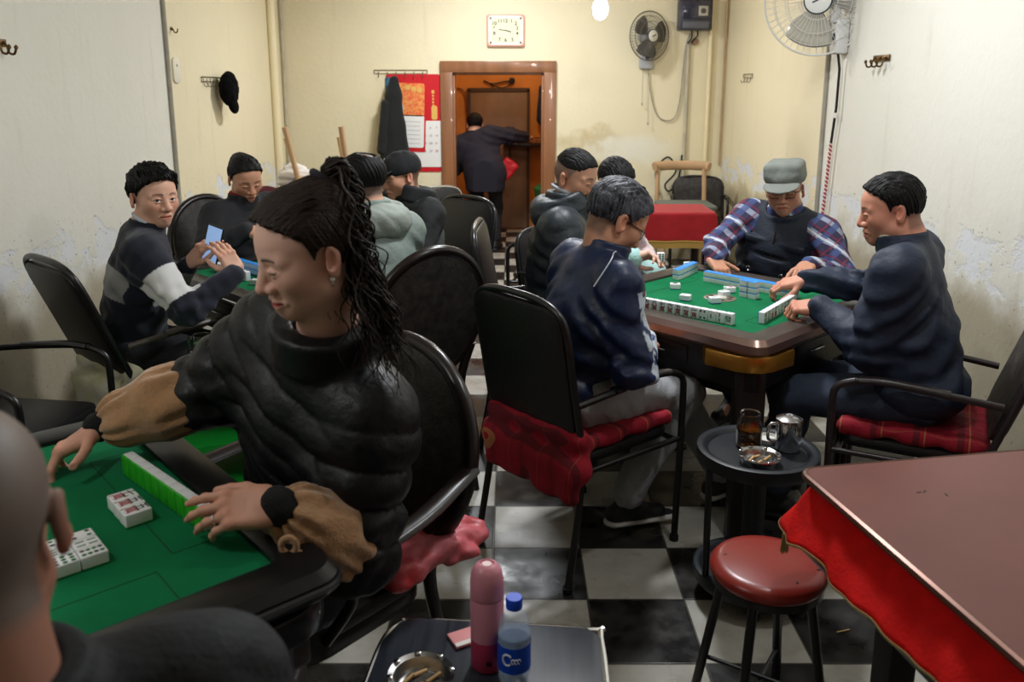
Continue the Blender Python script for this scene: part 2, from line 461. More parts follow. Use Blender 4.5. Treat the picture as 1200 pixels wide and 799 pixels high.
# ---------------------------------------------------------------- hands
def hand_mesh(side, curl, spread=.0, thumb='rest', h=.0024, skin=(205, 150, 122), nails=None, fcurl=None, slim=1.):
    """wrist at origin, x to the fingers, z out of the back of the hand; side +1 right hand"""
    F = Field((-.075, -.115, -.125), (.215, .115, .07), h)
    q = slim
    F.u(caps((-.006, 0, -.001), (.012, 0, 0), .0235 * q, .0240 * q, flat=((0, 0, 1), .78)), 0)
    F.u(rbox((.048, .0, -.002), (.046, .039 * q, .0135), .0125), .02)
    F.u(ell((.030, .022, -.010), (.034, .020, .017)), .016)
    F.u(ell((.030, -.026, -.009), (.036, .014, .015)), .014)
    tips = []
    bases = [(.090, .030), (.094, .0095), (.090, -.011), (.082, -.030)]
    lens = [(.043, .026, .021), (.047, .029, .022), (.043, .027, .021), (.033, .020, .018)]
    rs = [.0096, .0098, .0092, .0082]
    for i in range(4):
        c = fcurl[i] if fcurl else curl
        a = 0; p = A(bases[i][0], bases[i][1] * q, .001); sp_ = spread * (1.5 - i) + (1.5 - i) * .02
        F.u(sph(p + A(0, 0, .002), rs[i] * 1.08 * q), .010)
        for j in range(3):
            a += c[j]
            d = A(math.cos(a) * math.cos(sp_), math.cos(a) * math.sin(sp_), -math.sin(a)); e = p + d * lens[i][j]
            r0 = rs[i] * (1 - .09 * j) * q; r1 = rs[i] * (1 - .09 * (j + 1)) * q
            F.u(caps(p, e, r0, r1 * (1 if j < 2 else .92)), .004 if j else .007)
            if j < 2: F.u(sph(e + A(0, 0, .0005), r1 * 1.06), .003)
            p = e
        tips.append((p, d, a, sp_, r1))
    th = {'rest': [(.62, .66, -.30), (.90, .30, -.30), (.96, .10, -.25)], 'pinch': [(.58, .45, -.68), (.90, .00, -.42), (.97, -.12, -.2)],
          'out': [(.42, .88, -.20), (.60, .78, -.15), (.75, .64, -.10)], 'side': [(.80, .52, -.30), (.97, .14, -.20), (.99, .0, -.12)],
          'under': [(.70, .25, -.66), (.95, -.18, -.25), (.93, -.35, -.10)]}[thumb]
    p = A(.022, .027, -.008)
    for j, (d, l, r0, r1) in enumerate(zip(th, (.044, .033, .026), (.0150, .0115, .0108), (.0115, .0106, .0092))):
        e = p + nrm(d) * l; F.u(caps(p, e, r0 * q, r1 * q), .008 if j == 0 else .004); p = e
    V, Q = F.mesh()
    base = np.array(srgb(*skin)[:3]); col = np.tile(base, (len(V), 1)); fl = np.array(srgb(*(np.array(skin) * np.array([.97, .78, .74])))[:3])
    for (tp, d, a, s_, r) in tips:
        m = np.exp(-((V - tp) ** 2).sum(1) / .012 ** 2)[:, None] * .6; col = col * (1 - m) + fl * m
        nc = np.array(srgb(*(nails or np.clip(np.array(skin) * np.array([1.05, .98, .95]), 0, 255)))[:3])
        nn = A(math.sin(a), 0, math.cos(a)); ctr = tp + nn * r * .85 - d * .003
        m = np.clip(1.6 - 1.6 * np.sqrt(((V - ctr) ** 2).sum(1)) / .0068, 0, 1)[:, None] * .8; col = col * (1 - m) + nc * m
    for b in bases:
        m = np.exp(-((V - A(b[0], b[1], .012)) ** 2).sum(1) / .010 ** 2)[:, None] * .4; col = col * (1 - m) + fl * m
    if side < 0: V = V * A(1, -1, 1); Q = Q[:, ::-1]
    return V, Q, col

CURL = {'flat': (.12, .12, .08), 'relaxed': (.35, .45, .3), 'grip': (.75, .8, .45), 'fist': (1.35, 1.5, .9), 'reach': (.45, .35, .2), 'hook': (.25, .9, .6), 'pinch': (.85, .55, .25)}

# ---------------------------------------------------------------- skeleton
def ik(a, t, l1, l2, pole):
    a = np.asarray(a, float); t = np.asarray(t, float); d = t - a; L = np.linalg.norm(d); mx = (l1 + l2) * .995
    if L > mx: t = a + d / L * mx; L = mx; d = t - a
    u = d / L; x = (l1 * l1 - l2 * l2 + L * L) / (2 * L); hgt = math.sqrt(max(0, l1 * l1 - x * x))
    p = np.asarray(pole, float); p = p - u * (p @ u)
    return a + u * x + nrm(p) * hgt, t
class Sk:
    """pose: pelvis, head centre (world), yaw of the body, hand targets, feet"""
    def __init__(s, pel, head, yaw, hyaw, hpitch=0, hroll=0, rh=None, lh=None, rf=None, lf=None, cyaw=None, scale=1., rpole=None, lpole=None, shoulders=1., rk=None, lk=None, nd=.138, nf=.055, hipf=0., leg=1.):
        s.s = scale; s.pel = np.asarray(pel, float); s.head = np.asarray(head, float); s.shw = shoulders
        f = A(math.cos(rad(yaw)), math.sin(rad(yaw)), 0); s.f0 = f; s.l0 = A(-f[1], f[0], 0)
        cy = rad(yaw if cyaw is None else cyaw); fc = A(math.cos(cy), math.sin(cy), 0)
        s.HR = rz(hyaw) @ ry(hpitch) @ rx(hroll)
        hv = A(math.cos(rad(hyaw)), math.sin(rad(hyaw)), 0)
        tgt = s.head + A(0, 0, -.15) - fc * .05
        s.u = nrm(tgt - s.pel); s.neck = s.pel + s.u * .50 * scale
        s.neck = .5 * s.neck + .5 * (s.head - A(0, 0, nd) - fc * nf); s.u = nrm(s.neck - s.pel); s.tl = np.linalg.norm(s.neck - s.pel)
        s.B = basis(fc, s.u); s.B = np.stack([nrm(fc - s.u * (fc @ s.u)), nrm(np.cross(s.u, fc)), s.u], 1)
        s.fw, s.lf_, s.up = s.B[:, 0], s.B[:, 1], s.B[:, 2]
        s.chest = s.pel + s.u * s.tl * .62
        sb = s.pel + s.u * s.tl * .885
        s.sh = {+1: sb - s.lf_ * .170 * scale * shoulders, -1: sb + s.lf_ * .170 * scale * shoulders}
        s.el = {}; s.wr = {}
        dflt = {+1: -s.lf_ * .6 - A(0, 0, 1) - s.fw * .2, -1: s.lf_ * .6 - A(0, 0, 1) - s.fw * .2}
        for k, t, pl in ((1, rh, rpole), (-1, lh, lpole)):
            if t is None: t = s.pel + s.f0 * .30 + s.l0 * (-.16 * k) + A(0, 0, .12)
            s.el[k], s.wr[k] = ik(s.sh[k], t, .285 * scale, .255 * scale, dflt[k] if pl is None else pl)
        s.hip = {+1: s.pel - s.l0 * .09 - A(0, 0, .02), -1: s.pel + s.l0 * .09 - A(0, 0, .02)}
        for k in (1, -1): s.hip[k] = s.hip[k] + s.f0 * hipf
        s.kn = {}; s.an = {}
        for k, t, pl in ((1, rf, rk), (-1, lf, lk)):
            if t is None: t = A(s.pel[0], s.pel[1], .09) + s.f0 * .42 - s.l0 * .11 * k
            s.kn[k], s.an[k] = ik(s.hip[k], t, .42 * scale * leg, .41 * scale * leg, (s.f0 + A(0, 0, 1.)) if pl is None else pl)
def body_bounds(s, m=.16, legs=True):
    P = [s.pel, s.neck, s.head] + [d[k] for d in ((s.sh, s.el, s.wr) + ((s.kn, s.an) if legs else ())) for k in (1, -1)]
    P = np.array(P); return P.min(0) - m, P.max(0) + m
def torso(F, s, g, quilt=None, k=.06, big=1., chest_only=False):
    B = s.B; q = None
    if quilt:
        am, pitch = quilt; q = lambda z: am * (np.abs(np.sin(np.pi * z / pitch)) ** .6)
    F.u(ell(s.chest + s.fw * .012, (.108 + g, .165 + g, .205 * s.tl / .5), B, dfn=q), k)
    if not chest_only:
        F.u(ell(s.pel + s.u * .16 + s.fw * .015, (.112 * big + g, .150 * big + g, .175), B, dfn=q), k)
        F.u(ell(s.pel + A(0, 0, .01), (.118 * big + g, .165 * big + g, .125), basis(s.f0, A(0, 0, 1))), k)
    for a in (1, -1):
        F.u(caps(s.neck - s.u * .035, s.sh[a] + (s.neck - s.sh[a]) * .12 - s.u * .004, .048 + g * .7, .047 + g * .8), k)
def arm(F, s, a, g, quilt=None, end=.02, k=.035, wr=1.0, fore=True):
    dq = None
    if quilt:
        am, pitch = quilt; dq = lambda t: am * (np.abs(np.sin(np.pi * t / pitch)) ** .6)
    F.u(caps(s.sh[a] + (s.el[a] - s.sh[a]) * .06, s.el[a], .047 + g, .043 + g, dfn=dq), k * 2.6)
    if fore:
        w = s.wr[a] + nrm(s.el[a] - s.wr[a]) * end
        F.u(caps(s.el[a], w, .044 + g, (.030 + g * .8) * wr, dfn=dq), k * .6)
def leg(F, s, a, g, k=.04, end=.03):
    F.u(caps(s.hip[a], s.kn[a], .082 + g, .056 + g), k)
    F.u(caps(s.kn[a], s.an[a] + A(0, 0, end), .055 + g, .038 + g * 1.5), k * .7)
def sdf_obj(name, F, m, parent, colfn=None):
    V, Q = F.mesh()
    return link(name, raw_mesh(name, V, Q, m, col=None if colfn is None else colfn(V)), parent)

def person(label, s, head, hands, group=None, jacket=None, trousers=None, shoes=None, hair=None):
    """one body mesh (head, neck, trunk, limbs, hands) plus clothes and hair as its parts"""
    root = empty('person', (s.pel[0], s.pel[1], 0), 0, label, 'person', group)
    off = -A(s.pel[0], s.pel[1], 0)
    skin = head.get('skin', (205, 150, 122))
    m_skin = mat('skin', rough=.5, attr=True, sss=.12, spec=.4, bump=.06, bscale=400)
    head = dict(head); sc = head.get('size', 1.)
    nl = s.HR.T @ (s.neck - s.head) / sc; head['neck_local'] = nl
    parts = []
    V, Q, c = head_mesh(head); parts.append((V * sc @ s.HR.T + s.head, Q, c))
    lo, hi = body_bounds(s); F = Field(lo, hi, .014)
    torso(F, s, -.028, k=.05)
    for a in (1, -1): arm(F, s, a, -.018, end=0, k=.03); leg(F, s, a, -.016, end=0); F.u(caps(s.an[a], s.an[a] + s.f0 * .10 - A(0, 0, .045), .03, .022), .02)
    F.u(caps(s.neck - s.u * .06, s.neck + (s.head - s.neck) * .4, .045, .045), .03)
    V, Q = F.mesh(); parts.append((V, Q, np.tile(np.array(srgb(*skin)[:3]), (len(V), 1))))
    for a in (1, -1):
        hd = hands.get(a)
        if hd is None: continue
        V, Q, c = hand_mesh(a, CURL[hd.get('pose', 'relaxed')], hd.get('spread', .03), hd.get('thumb', 'rest'), hd.get('h', .003), hd.get('skin', skin), hd.get('nails'), hd.get('fcurl'), hd.get('slim', 1.))
        R = basis(hd['dir'], hd['back']); parts.append((V * hd.get('size', .94) @ R.T + s.wr[a], Q, c))
    Vs, Qs, Cs, n = [], [], [], 0
    for V, Q, c in parts: Vs.append(V); Qs.append(Q + n); Cs.append(c); n += len(V)
    link('body', raw_mesh('body', np.concatenate(Vs) + off, np.concatenate(Qs), m_skin, col=np.concatenate(Cs)), root)
    if hair:
        V, Q = hair_mesh(head, hair)
        hm = hair.get('mat') or mat('hair_black', (12, 11, 12), .5, spec=.22, bump=.35, bscale=300, stretch=(1, 1, .2))
        link('hair', raw_mesh('hair', V * sc @ s.HR.T + s.head + off, Q, hm, col=hair['col'](V) if hair.get('col') else None), root)
    for o in (jacket, trousers, shoes):
        if o:
            main = None
            for name, F, m, cf in o(s):
                V, Q = F.mesh()
                if len(V):
                    q = link(name, raw_mesh(name, V + off, Q, m, col=None if cf is None else cf(V)), main if main is not None and name != 'shoe' else root)
                    if main is None: main = q
    root['_off'] = 0; del root['_off']
    return root, off

# ---------------------------------------------------------------- clothes
def folds(F, s, amp, seed, sleeves=True):
    """cloth gathers: rings of creases at the elbows, slanting creases across the waist and under the arms"""
    def fn(X, Y, Z):
        o = 0
        if sleeves:
            for a in (1, -1):
                for p0, p1, L, w in ((s.sh[a], s.el[a], .17, .09), (s.el[a], s.wr[a], .0, .13)):
                    d = nrm(p1 - p0); q = s.el[a]; n1 = nrm(np.cross(d, (0.3, .2, 1))); n2 = np.cross(d, n1)
                    x, y, z = X - q[0], Y - q[1], Z - q[2]; t = x * d[0] + y * d[1] + z * d[2]
                    r1 = x * n1[0] + y * n1[1] + z * n1[2]; r2 = x * n2[0] + y * n2[1] + z * n2[2]
                    g = np.exp(-(t / w) ** 2 - (r1 * r1 + r2 * r2) / .11 ** 2)
                    o = o + g * np.sin(t * 105 + r1 * 28 + 2.2 * np.sin(r2 * 22 + seed)) * .75
        x, y, z = X - s.pel[0], Y - s.pel[1], Z - s.pel[2]; B = s.B
        f, l, u = (x * B[0, i] + y * B[1, i] + z * B[2, i] for i in range(3))
        g = np.exp(-((u - .10) / .13) ** 2)
        o = o + g * np.sin(u * 62 + l * 16 + 2.0 * np.sin(l * 13 + f * 9 + seed)) * .8
        g2 = np.exp(-((u - .30) / .12) ** 2) * np.clip(np.abs(l) / .12 - .4, 0, 1)
        o = o + g2 * np.sin(l * 60 + u * 70 * np.sign(l + 1e-6) + f * 20 + seed)
        return amp * o
    F.disp(fn)
def mk_top(m, g=.018, quilt=None, wr=(.004, 26), h=.0065, collar=(.074, .020, .012), k=.06, big=1., seed=0, hood=None, colfn=None, cuffs=None, name='jacket', extra=None, sleeves=True, open_neck=True, hem=None, armg=None, hoodmat=None, wrs=1.0, end=.02, only=(1, -1)):
    def fn(s):
        lo, hi = body_bounds(s, .17, legs=False); F = Field(lo, hi, h); out = []
        torso(F, s, g, quilt, k, big)
        if sleeves:
            for a in (1, -1): arm(F, s, a, armg if armg is not None else g, quilt, end=end, wr=wrs)
        if wr: folds(F, s, wr[0], seed, sleeves)
        if wr: F.disp(wrinkle(wr[0], wr[1] * .8, seed)); F.disp(wrinkle(wr[0] * .3, wr[1] * 2.1, seed + 9))
        nx = nrm(s.head - A(0, 0, .06) - s.HR[:, 0] * .0 - s.neck); NB = basis(s.fw, nx)
        if collar:
            R_, hh, th = collar
            F.sub(caps(s.neck + nx * .005 + s.fw * .008, s.neck + nx * .12 + s.fw * .014, R_ - .008), .01)
            F.u(ring(s.neck + nx * (hh * .6) + s.fw * .008, NB, R_, hh, th), .012)
        if extra: extra(F, s)
        out.append((name, F, m, colfn(s) if colfn else None))
        if hood:
            H = Field(s.neck - .26, s.neck + .26, .0065); r = hood
            c = s.neck - s.fw * .075 - s.u * .02
            H.u(ell(c, (.070 * r, .135 * r, .075 * r), s.B), 0)
            H.u(ring(s.neck + s.u * .02 - s.fw * .005, basis(s.fw + s.u * .45, s.u - s.fw * .45), .098 * r, .030, .034, 1.05), .03)
            H.sub(caps(s.neck - s.u * .10 + s.fw * .03, s.neck + nx * .16 + s.fw * .0, .060, .075), .02)
            H.disp(wrinkle(.005, 32, seed + 3)); out.append(('hood', H, hoodmat or m, None))
        if cuffs:
            cg, cm, cl = cuffs
            for a in only:
                H = Field(s.wr[a] - .2, s.wr[a] + .2, .006)
                d = nrm(s.wr[a] - s.el[a]); H.u(caps(s.wr[a] - d * (end + cl), s.wr[a] - d * .004, .031 + cg, .029 + cg), 0)
                H.disp(wrinkle(.002, 90, seed)); out.append(('cuff', H, cm, None))
        return out
    return fn
def mk_trousers(m, g=.012, wr=(.005, 24), seed=0, h=.008, end=.04, name='trousers'):
    def fn(s):
        P = np.array([s.pel, s.kn[1], s.kn[-1], s.an[1], s.an[-1], s.hip[1]]); F = Field(P.min(0) - .17, P.max(0) + .17, h)
        F.u(ell((s.hip[1] + s.hip[-1]) / 2 + A(0, 0, .02), (.118 + g, .165 + g, .115), basis(s.f0, A(0, 0, 1))), 0)
        for a in (1, -1): leg(F, s, a, g, end=end)
        F.disp(wrinkle(wr[0], wr[1], seed)); F.disp(wrinkle(wr[0] * .5, wr[1] * 2.2, seed + 4))
        return [(name, F, m, None)]
    return fn
def mk_shoes(m, colfn=None, toes=None):
    def fn(s):
        out = []
        for a in (1, -1):
            d = toes[a] if toes else s.f0 - s.l0 * .15 * a
            d = nrm(A(d[0], d[1], 0)); b = A(s.an[a][0], s.an[a][1], 0); z0 = s.an[a][2] - .09
            F = Field(b + A(-.32, -.32, z0 - .03), b + A(.32, .32, z0 + .2), .005)
            F.u(caps(b - d * .045 + A(0, 0, z0 + .045), b + d * .12 + A(0, 0, z0 + .036), .040, .034), 0)
            F.u(caps(b + A(0, 0, z0 + .10), b + d * .03 + A(0, 0, z0 + .06), .042, .040), .03)
            F.u(caps(b - d * .05 + A(0, 0, z0 + .016), b + d * .16 + A(0, 0, z0 + .018), .041, .040, flat=((0, 0, 1), .40)), .006)
            F.clip(lambda X, Y, Z, zz=z0: zz - Z + 0 * X + 0 * Y)
            out.append(('shoe', F, m, (lambda V, zz=z0: colfn(V, zz)) if colfn else None))
        return out
    return fn

# ---------------------------------------------------------------- shared materials
M_BLACKMETAL = mat('black_metal', (20, 19, 21), .32, spec=.6)
M_DARKWOOD = mat('dark_lacquer_wood', (30, 20, 20), .28, spec=.55, var=.3, vscale=14)
M_LEATHER = mat('black_leatherette', (17, 16, 18), .42, spec=.5, bump=.18, bscale=140)
M_PANEL = mat('worn_black_upholstery', (22, 21, 22), .6, var=.35, vscale=30, col2=(58, 52, 48), bump=.3, bscale=120)
M_STEEL = mat('steel', (190, 190, 192), .22, metal=1)
M_CHROME = mat('chrome', (215, 215, 218), .12, metal=1)
M_BRASS = mat('brass', (176, 132, 62), .32, metal=.85, var=.25, vscale=20)
M_FELT = mat('green_felt', (14, 108, 66), .95, spec=.15, var=.18, vscale=9, bump=.15, bscale=500)
M_FELTD = mat('felt_seam', (4, 48, 26), .95)
M_PLASTICBLACK = mat('black_plastic', (16, 16, 19), .35, spec=.5)
M_WOOD = mat('pale_wood', (196, 158, 118), .5, var=.25, vscale=6, stretch=(1, 1, .15))
M_CHECK = mat('red_plaid_cloth', (120, 14, 32), .85, sheen=.2, bump=.3, bscale=160)
M_GLASS = mat('clear_glass', (245, 248, 246), .03, trans=1., ior=1.45)
M_TEA = mat('brown_tea', (150, 78, 18), .08, trans=.75, ior=1.33)
M_WHITEPL = mat('white_plastic', (224, 222, 214), .4)
M_GREYPL = mat('grey_plastic', (150, 150, 152), .45)
M_GREENPL = mat('green_plastic', (22, 150, 52), .4)
M_BLACKRUB = mat('black_rubber', (14, 14, 15), .7)

def plaid_mat(name, base, bands):
    """woven check: stripes of a few colours along x and y of the cloth"""
    m = mat(name, base, .85, bump=.25, bscale=180); nt = m.node_tree; b = nt.nodes['Principled BSDF']
    tc = nt.nodes.new('ShaderNodeTexCoord'); sp = nt.nodes.new('ShaderNodeSeparateXYZ'); nt.links.new(tc.outputs['Object'], sp.inputs[0])
    last = None; rgb = nt.nodes.new('ShaderNodeRGB'); rgb.outputs[0].default_value = srgb(*base); last = rgb.outputs[0]
    for ax, per, off, wid, col, fac in bands:
        v = nt.nodes.new('ShaderNodeMath'); v.operation = 'MULTIPLY_ADD'; v.inputs[1].default_value = 1 / per; v.inputs[2].default_value = off
        if isinstance(ax, str): nt.links.new(sp.outputs[ax], v.inputs[0])
        else:
            dp = nt.nodes.new('ShaderNodeVectorMath'); dp.operation = 'DOT_PRODUCT'; dp.inputs[1].default_value = ax
            nt.links.new(tc.outputs['Object'], dp.inputs[0]); nt.links.new(dp.outputs['Value'], v.inputs[0])
        fr = nt.nodes.new('ShaderNodeMath'); fr.operation = 'FRACT'; nt.links.new(v.outputs[0], fr.inputs[0])
        lt = nt.nodes.new('ShaderNodeMath'); lt.operation = 'LESS_THAN'; lt.inputs[1].default_value = wid; nt.links.new(fr.outputs[0], lt.inputs[0])
        mu = nt.nodes.new('ShaderNodeMath'); mu.operation = 'MULTIPLY'; mu.inputs[1].default_value = fac; nt.links.new(lt.outputs[0], mu.inputs[0])
        mx = nt.nodes.new('ShaderNodeMix'); mx.data_type = 'RGBA'; nt.links.new(mu.outputs[0], mx.inputs['Factor']); nt.links.new(last, mx.inputs['A']); mx.inputs['B'].default_value = srgb(*col)
        last = mx.outputs['Result']
    nt.links.new(last, b.inputs['Base Color']); return m
M_CUSHION = plaid_mat('red_check_cushion', (148, 14, 38), [('X', .13, .2, .16, (72, 12, 24), .7), ('Y', .15, .1, .15, (90, 10, 26), .4), ('X', .13, .33, .035, (176, 128, 76), .6), ('Y', .15, .6, .02, (150, 100, 64), .3)])

# ---------------------------------------------------------------- chairs
def metal_chair(label, x, y, yaw, back='pad', cushion=None, mf=None, top=.96, lean=.09, group='padded metal armchairs', grip=None, seatz=.45, w=.24, cmat=None):
    r = empty('armchair', (x, y, 0), yaw, label, 'chair', group); mf = mf or M_BLACKMETAL
    sb = MB(); sb.prism(rrect(.46, .44, .07), seatz - .045, seatz, bev=.018); sb.build('seat', M_LEATHER, r)
    for s in (1, -1):
        b = MB(); b.tube(curve([(.235, s * w, 0), (.245, s * w, .30), (.250, s * w, .56), (.235, s * w, .625), (.18, s * w, .652)], 5), .0125); p = b.build('front_leg', mf, r); b = MB(); b.lathe([(0, 0), (.016, 0), (.017, .02), (.0, .021)], (.235, s * w, 0), 12); b.build('rubber_foot', M_BLACKRUB, p)
        b = MB(); b.tube(curve([(-.29, s * w, 0), (-.245, s * w * .98, .25), (-.222, s * w * .96, seatz)], 5), .0125); p = b.build('rear_leg', mf, r); b = MB(); b.lathe([(0, 0), (.016, 0), (.017, .02), (.0, .021)], (-.29, s * w, 0), 12); b.build('rubber_foot', M_BLACKRUB, p)
        b = MB(); b.tube(curve([(.18, s * w, .652), (.10, s * w, .658), (-.10, s * w, .645), (-.25, s * w * .96, .630)], 5), .0125)
        b.tube(curve([(.17, s * w, .655), (.08, s * w, .662), (-.10, s * w, .650)], 5), .018, n=12, flat=.75); b.build('armrest', grip or mf, r)
    b = MB(); lz = lambda z: -.222 - lean * (z - seatz) / (.95 - seatz)
    hw = w * .95
    b.tube(curve([(lz(seatz), -w * .96, seatz), (lz(.7), -hw, .7), (lz(top - .10), -hw, top - .10), (lz(top - .03), -hw + .03, top - .03), (lz(top), -hw + .11, top), (lz(top + .006), 0, top + .006),
                  (lz(top), hw - .11, top), (lz(top - .03), hw - .03, top - .03), (lz(top - .10), hw, top - .10), (lz(.7), hw, .7), (lz(seatz), w * .96, seatz)], 6), .0125); b.build('back_frame', mf, r)
    b = MB(); ang = math.atan2(lean, .95 - seatz); R = basis((0, 1, 0), (math.cos(ang), 0, math.sin(ang)))
    h = top - seatz - .03; zc = (top + seatz) / 2 + .01
    Rp = np.stack([A(0, 1, 0), A(-math.sin(ang), 0, math.cos(ang)), A(math.cos(ang), 0, math.sin(ang))], 1)
    b.prism(rrect(2 * hw - .012, h, .085, 7), -.018, .018, R=Rp, c=(lz(zc), 0, zc), bev=.012)
    b.build('backrest', M_PANEL if back == 'mesh' else M_LEATHER, r)
    b = MB()
    for s in (1, -1): b.tube([(-.225, s * w * .96, seatz - .055), (.245, s * w, seatz - .055)], .010)
    b.tube([(.22, -w, seatz - .055), (.22, w, seatz - .055)], .010); b.tube([(-.22, -w * .96, seatz - .055), (-.22, w * .96, seatz - .055)], .010); b.build('seat_frame', mf, r)
    if cushion:
        F = Field((-.34, -.36, seatz - .25), (.34, .36, seatz + .12), .007)
        F.u(rbox((.0, 0, seatz + .022), (.235, .225, .030), .028), 0)
        if cushion == 'overhang':
            F.u(caps((-.24, -.23, seatz - .04), (-.24, .22, seatz - .03), .045), .04); F.u(rbox((-.265, -.02, seatz - .08), (.03, .23, .075), .03), .04); F.u(caps((-.235, -.22, seatz + .06), (-.24, .2, seatz + .05), .035), .04)
        F.disp(wrinkle(.010, 24, 3)); V, Q = F.mesh()
        tag(link('seat_cushion', raw_mesh('seat_cushion', V, Q, cmat or M_CUSHION), r), 'dark red checked cushion' if cmat is None else 'pale flowered cushion')
    return r
def oval_chair(label, x, y, yaw, top=1.0, w=.26, cushion=False, group='oval backed wooden armchairs', pm=None):
    r = empty('armchair', (x, y, 0), yaw, label, 'chair', group); m = M_DARKWOOD
    b = MB(); b.prism(rrect(.47, .46, .12), .415, .46, bev=.015); b.build('seat', M_LEATHER, r)
    b = MB(); b.prism(rrect(.45, .44, .12), .37, .415, bev=.006); b.build('seat_frame', m, r)
    lean = .13; zc = top - .27; lx = lambda z: -.215 - lean * (z - .45) / .5
    ovp = [(lx(zc + .27 * math.sin(a)), (w - .015) * math.cos(a), zc + .27 * math.sin(a)) for a in [2 * math.pi * i / 40 for i in range(40)]]
    b = MB(); b.tube(ovp, .021, n=10, closed=True); b.build('back_frame', m, r)
    ang = math.atan2(lean, .5); Rp = np.stack([A(0, 1, 0), A(-math.sin(ang), 0, math.cos(ang)), A(math.cos(ang), 0, math.sin(ang))], 1)
    b = MB(); el = [((w - .03) * math.cos(2 * math.pi * i / 40), .272 * math.sin(2 * math.pi * i / 40)) for i in range(40)]
    b.prism(el, -.014, .016, R=Rp, c=(lx(zc), 0, zc), bev=.008); b.build('backrest', pm or M_PANEL, r)
    for s in (1, -1):
        b = MB(); b.tube(curve([(.20, s * .235, 0), (.215, s * .235, .22), (.205, s * .225, .43)], 5), [.014 + .0006 * i for i in range(11)]); b.build('front_leg', m, r)
        b = MB(); b.tube(curve([(-.30, s * .215, 0), (-.235, s * .215, .25), (lx(.45), s * .205, .45), (lx(.62), s * (w - .035), .62)], 5), [.013 + .0005 * i for i in range(16)]); b.build('rear_leg', m, r)
        b = MB(); b.tube(curve([(lx(.70), s * (w - .012), .70), (-.08, s * (w + .028), .672), (.12, s * (w + .035), .655), (.235, s * (w + .022), .640)], 6), .026, n=12, flat=.5, up=A(0, 0, 1))
        b.tube(curve([(.17, s * (w + .025), .64), (.10, s * (w + .0), .55), (.13, s * .235, .43)], 5), .013); b.build('armrest', m, r)
    return r

# ---------------------------------------------------------------- game tables
def game_table(label, x, y, yaw, fm, bodym, size=.95, top=.78, corner=None, legm=None, dial=False, edge=None, fm2=None):
    r = empty('mahjong_table', (x, y, 0), yaw, label, 'table'); h = size / 2; z = top
    b = MB(); n = 5
    # frame: rounded square ring with a sloped inner lip
    def loop(hs, rr, zz): return [(px, py, zz) for px, py in rrect(2 * hs, 2 * hs, rr, n)]
    Ls = [loop(h - .012, .05, z - .062), loop(h, .055, z - .050), loop(h + .002, .055, z - .022), loop(h - .012, .05, z - .002), loop(h - .03, .045, z), loop(h - .082, .02, z), loop(h - .092, .015, z - .004), loop(h - .094, .015, z - .02)]
    k = len(Ls[0]); V = [p for L in Ls for p in L]; Fc = []; mi = []
    for i in range(len(Ls) - 1):
        for j in range(k): Fc.append((i * k + j, i * k + (j + 1) % k, (i + 1) * k + (j + 1) % k, (i + 1) * k + j))
    b.add(V, Fc); b.M = [1 if q >= 3 * k else 0 for q in range(len(b.F))]; b.build('frame', [fm, fm2 or fm], r)
    if edge:
        b = MB(); lp = [(px, py, z - .035) for px, py in rrect(2 * h + .006, 2 * h + .006, .055, n)]; b.tube(lp, .008, n=8, closed=True); b.build('edge_trim', edge, r)
    b = MB(); b.prism(rrect(2 * h - .18, 2 * h - .18, .015), z - .04, z - .014); b.build('felt', M_FELT, r)
    b = MB(); q = h - .10
    for s in (1, -1):
        b.box((s * (q - .115), 0, z - .0138), (.0016, 2 * q * .62, .0008)); b.box((0, s * (q - .115), z - .0138), (2 * q * .62, .0016, .0008))
        for t in (1, -1): b.box((s * (q - .06), t * q * .62, z - .0138), (.11, .0016, .0008)); b.box((t * q * .62, s * (q - .06), z - .0138), (.0016, .11, .0008))
    b.build('felt_seam', M_FELTD, r)
    if dial:
        b = MB(); b.lathe([(.0, .004), (.060, .004), (.066, .001), (.066, -.003)], (.0, .0, z - .0135), 32); b.build('dial_plate', mat('dial_grey', (118, 108, 92), .4, var=.4, vscale=60), r)
        b = MB(); b.lathe([(.0, .009), (.024, .008), (.028, .004)], (0, 0, z - .0135), 24); b.build('dial_cover', mat('dial_cover', (196, 190, 180), .2), r)
        b = MB()
        for i in range(8): a = i * math.pi / 4; b.box((.046 * math.cos(a), .046 * math.sin(a), z - .0085), (.018, .010, .002), R=rz(math.degrees(a)), bev=.001)
        b.build('dial_button', mat('dial_button', (40, 36, 36), .4), r)
    b = MB(); b.box((0, 0, z - .135), (size - .10, size - .10, .15), bev=.012); b.box((0, 0, z - .235), (size - .26, size - .26, .07), bev=.01); b.build('body', bodym, r)
    for i in range(4):
        R = rz(90 * i); b = MB()
        b.box(R @ A(h - .052, 0, z - .13), (.012, .30, .075), R=R, bev=.004); p = b.build('drawer', mat('drawer_dark', (34, 28, 26), .4), r); b = MB(); b.tube([R @ A(h - .043, -.05, z - .13), R @ A(h - .038, -.04, z - .128), R @ A(h - .038, .04, z - .128), R @ A(h - .043, .05, z - .13)], .004)
        b.build('handle', M_STEEL, p)
    for i in range(4):
        R = rz(90 * i + 45); d = (h - .055) * math.sqrt(2)
        b = MB(); b.prism(rrect(.07, .11, .02), 0, z - .10, R=R, c=R @ A(d - .055, 0, 0), bev=.004); b.lathe([(.035, 0), (.035, .015), (.02, .02)], R @ A(d - .055, 0, 0), 16); b.build('leg', legm or bodym, r)
        if corner:
            b = MB(); b.prism([(-.10, -.155), (-.05, -.155), (.030, -.060), (.045, -.02), (.045, .02), (.030, .060), (-.05, .155), (-.10, .155)], z - .128, z - .066, R=R, c=R @ A(d - .02, 0, 0), bev=.008); b.build('corner_guard', corner, r)
    return r

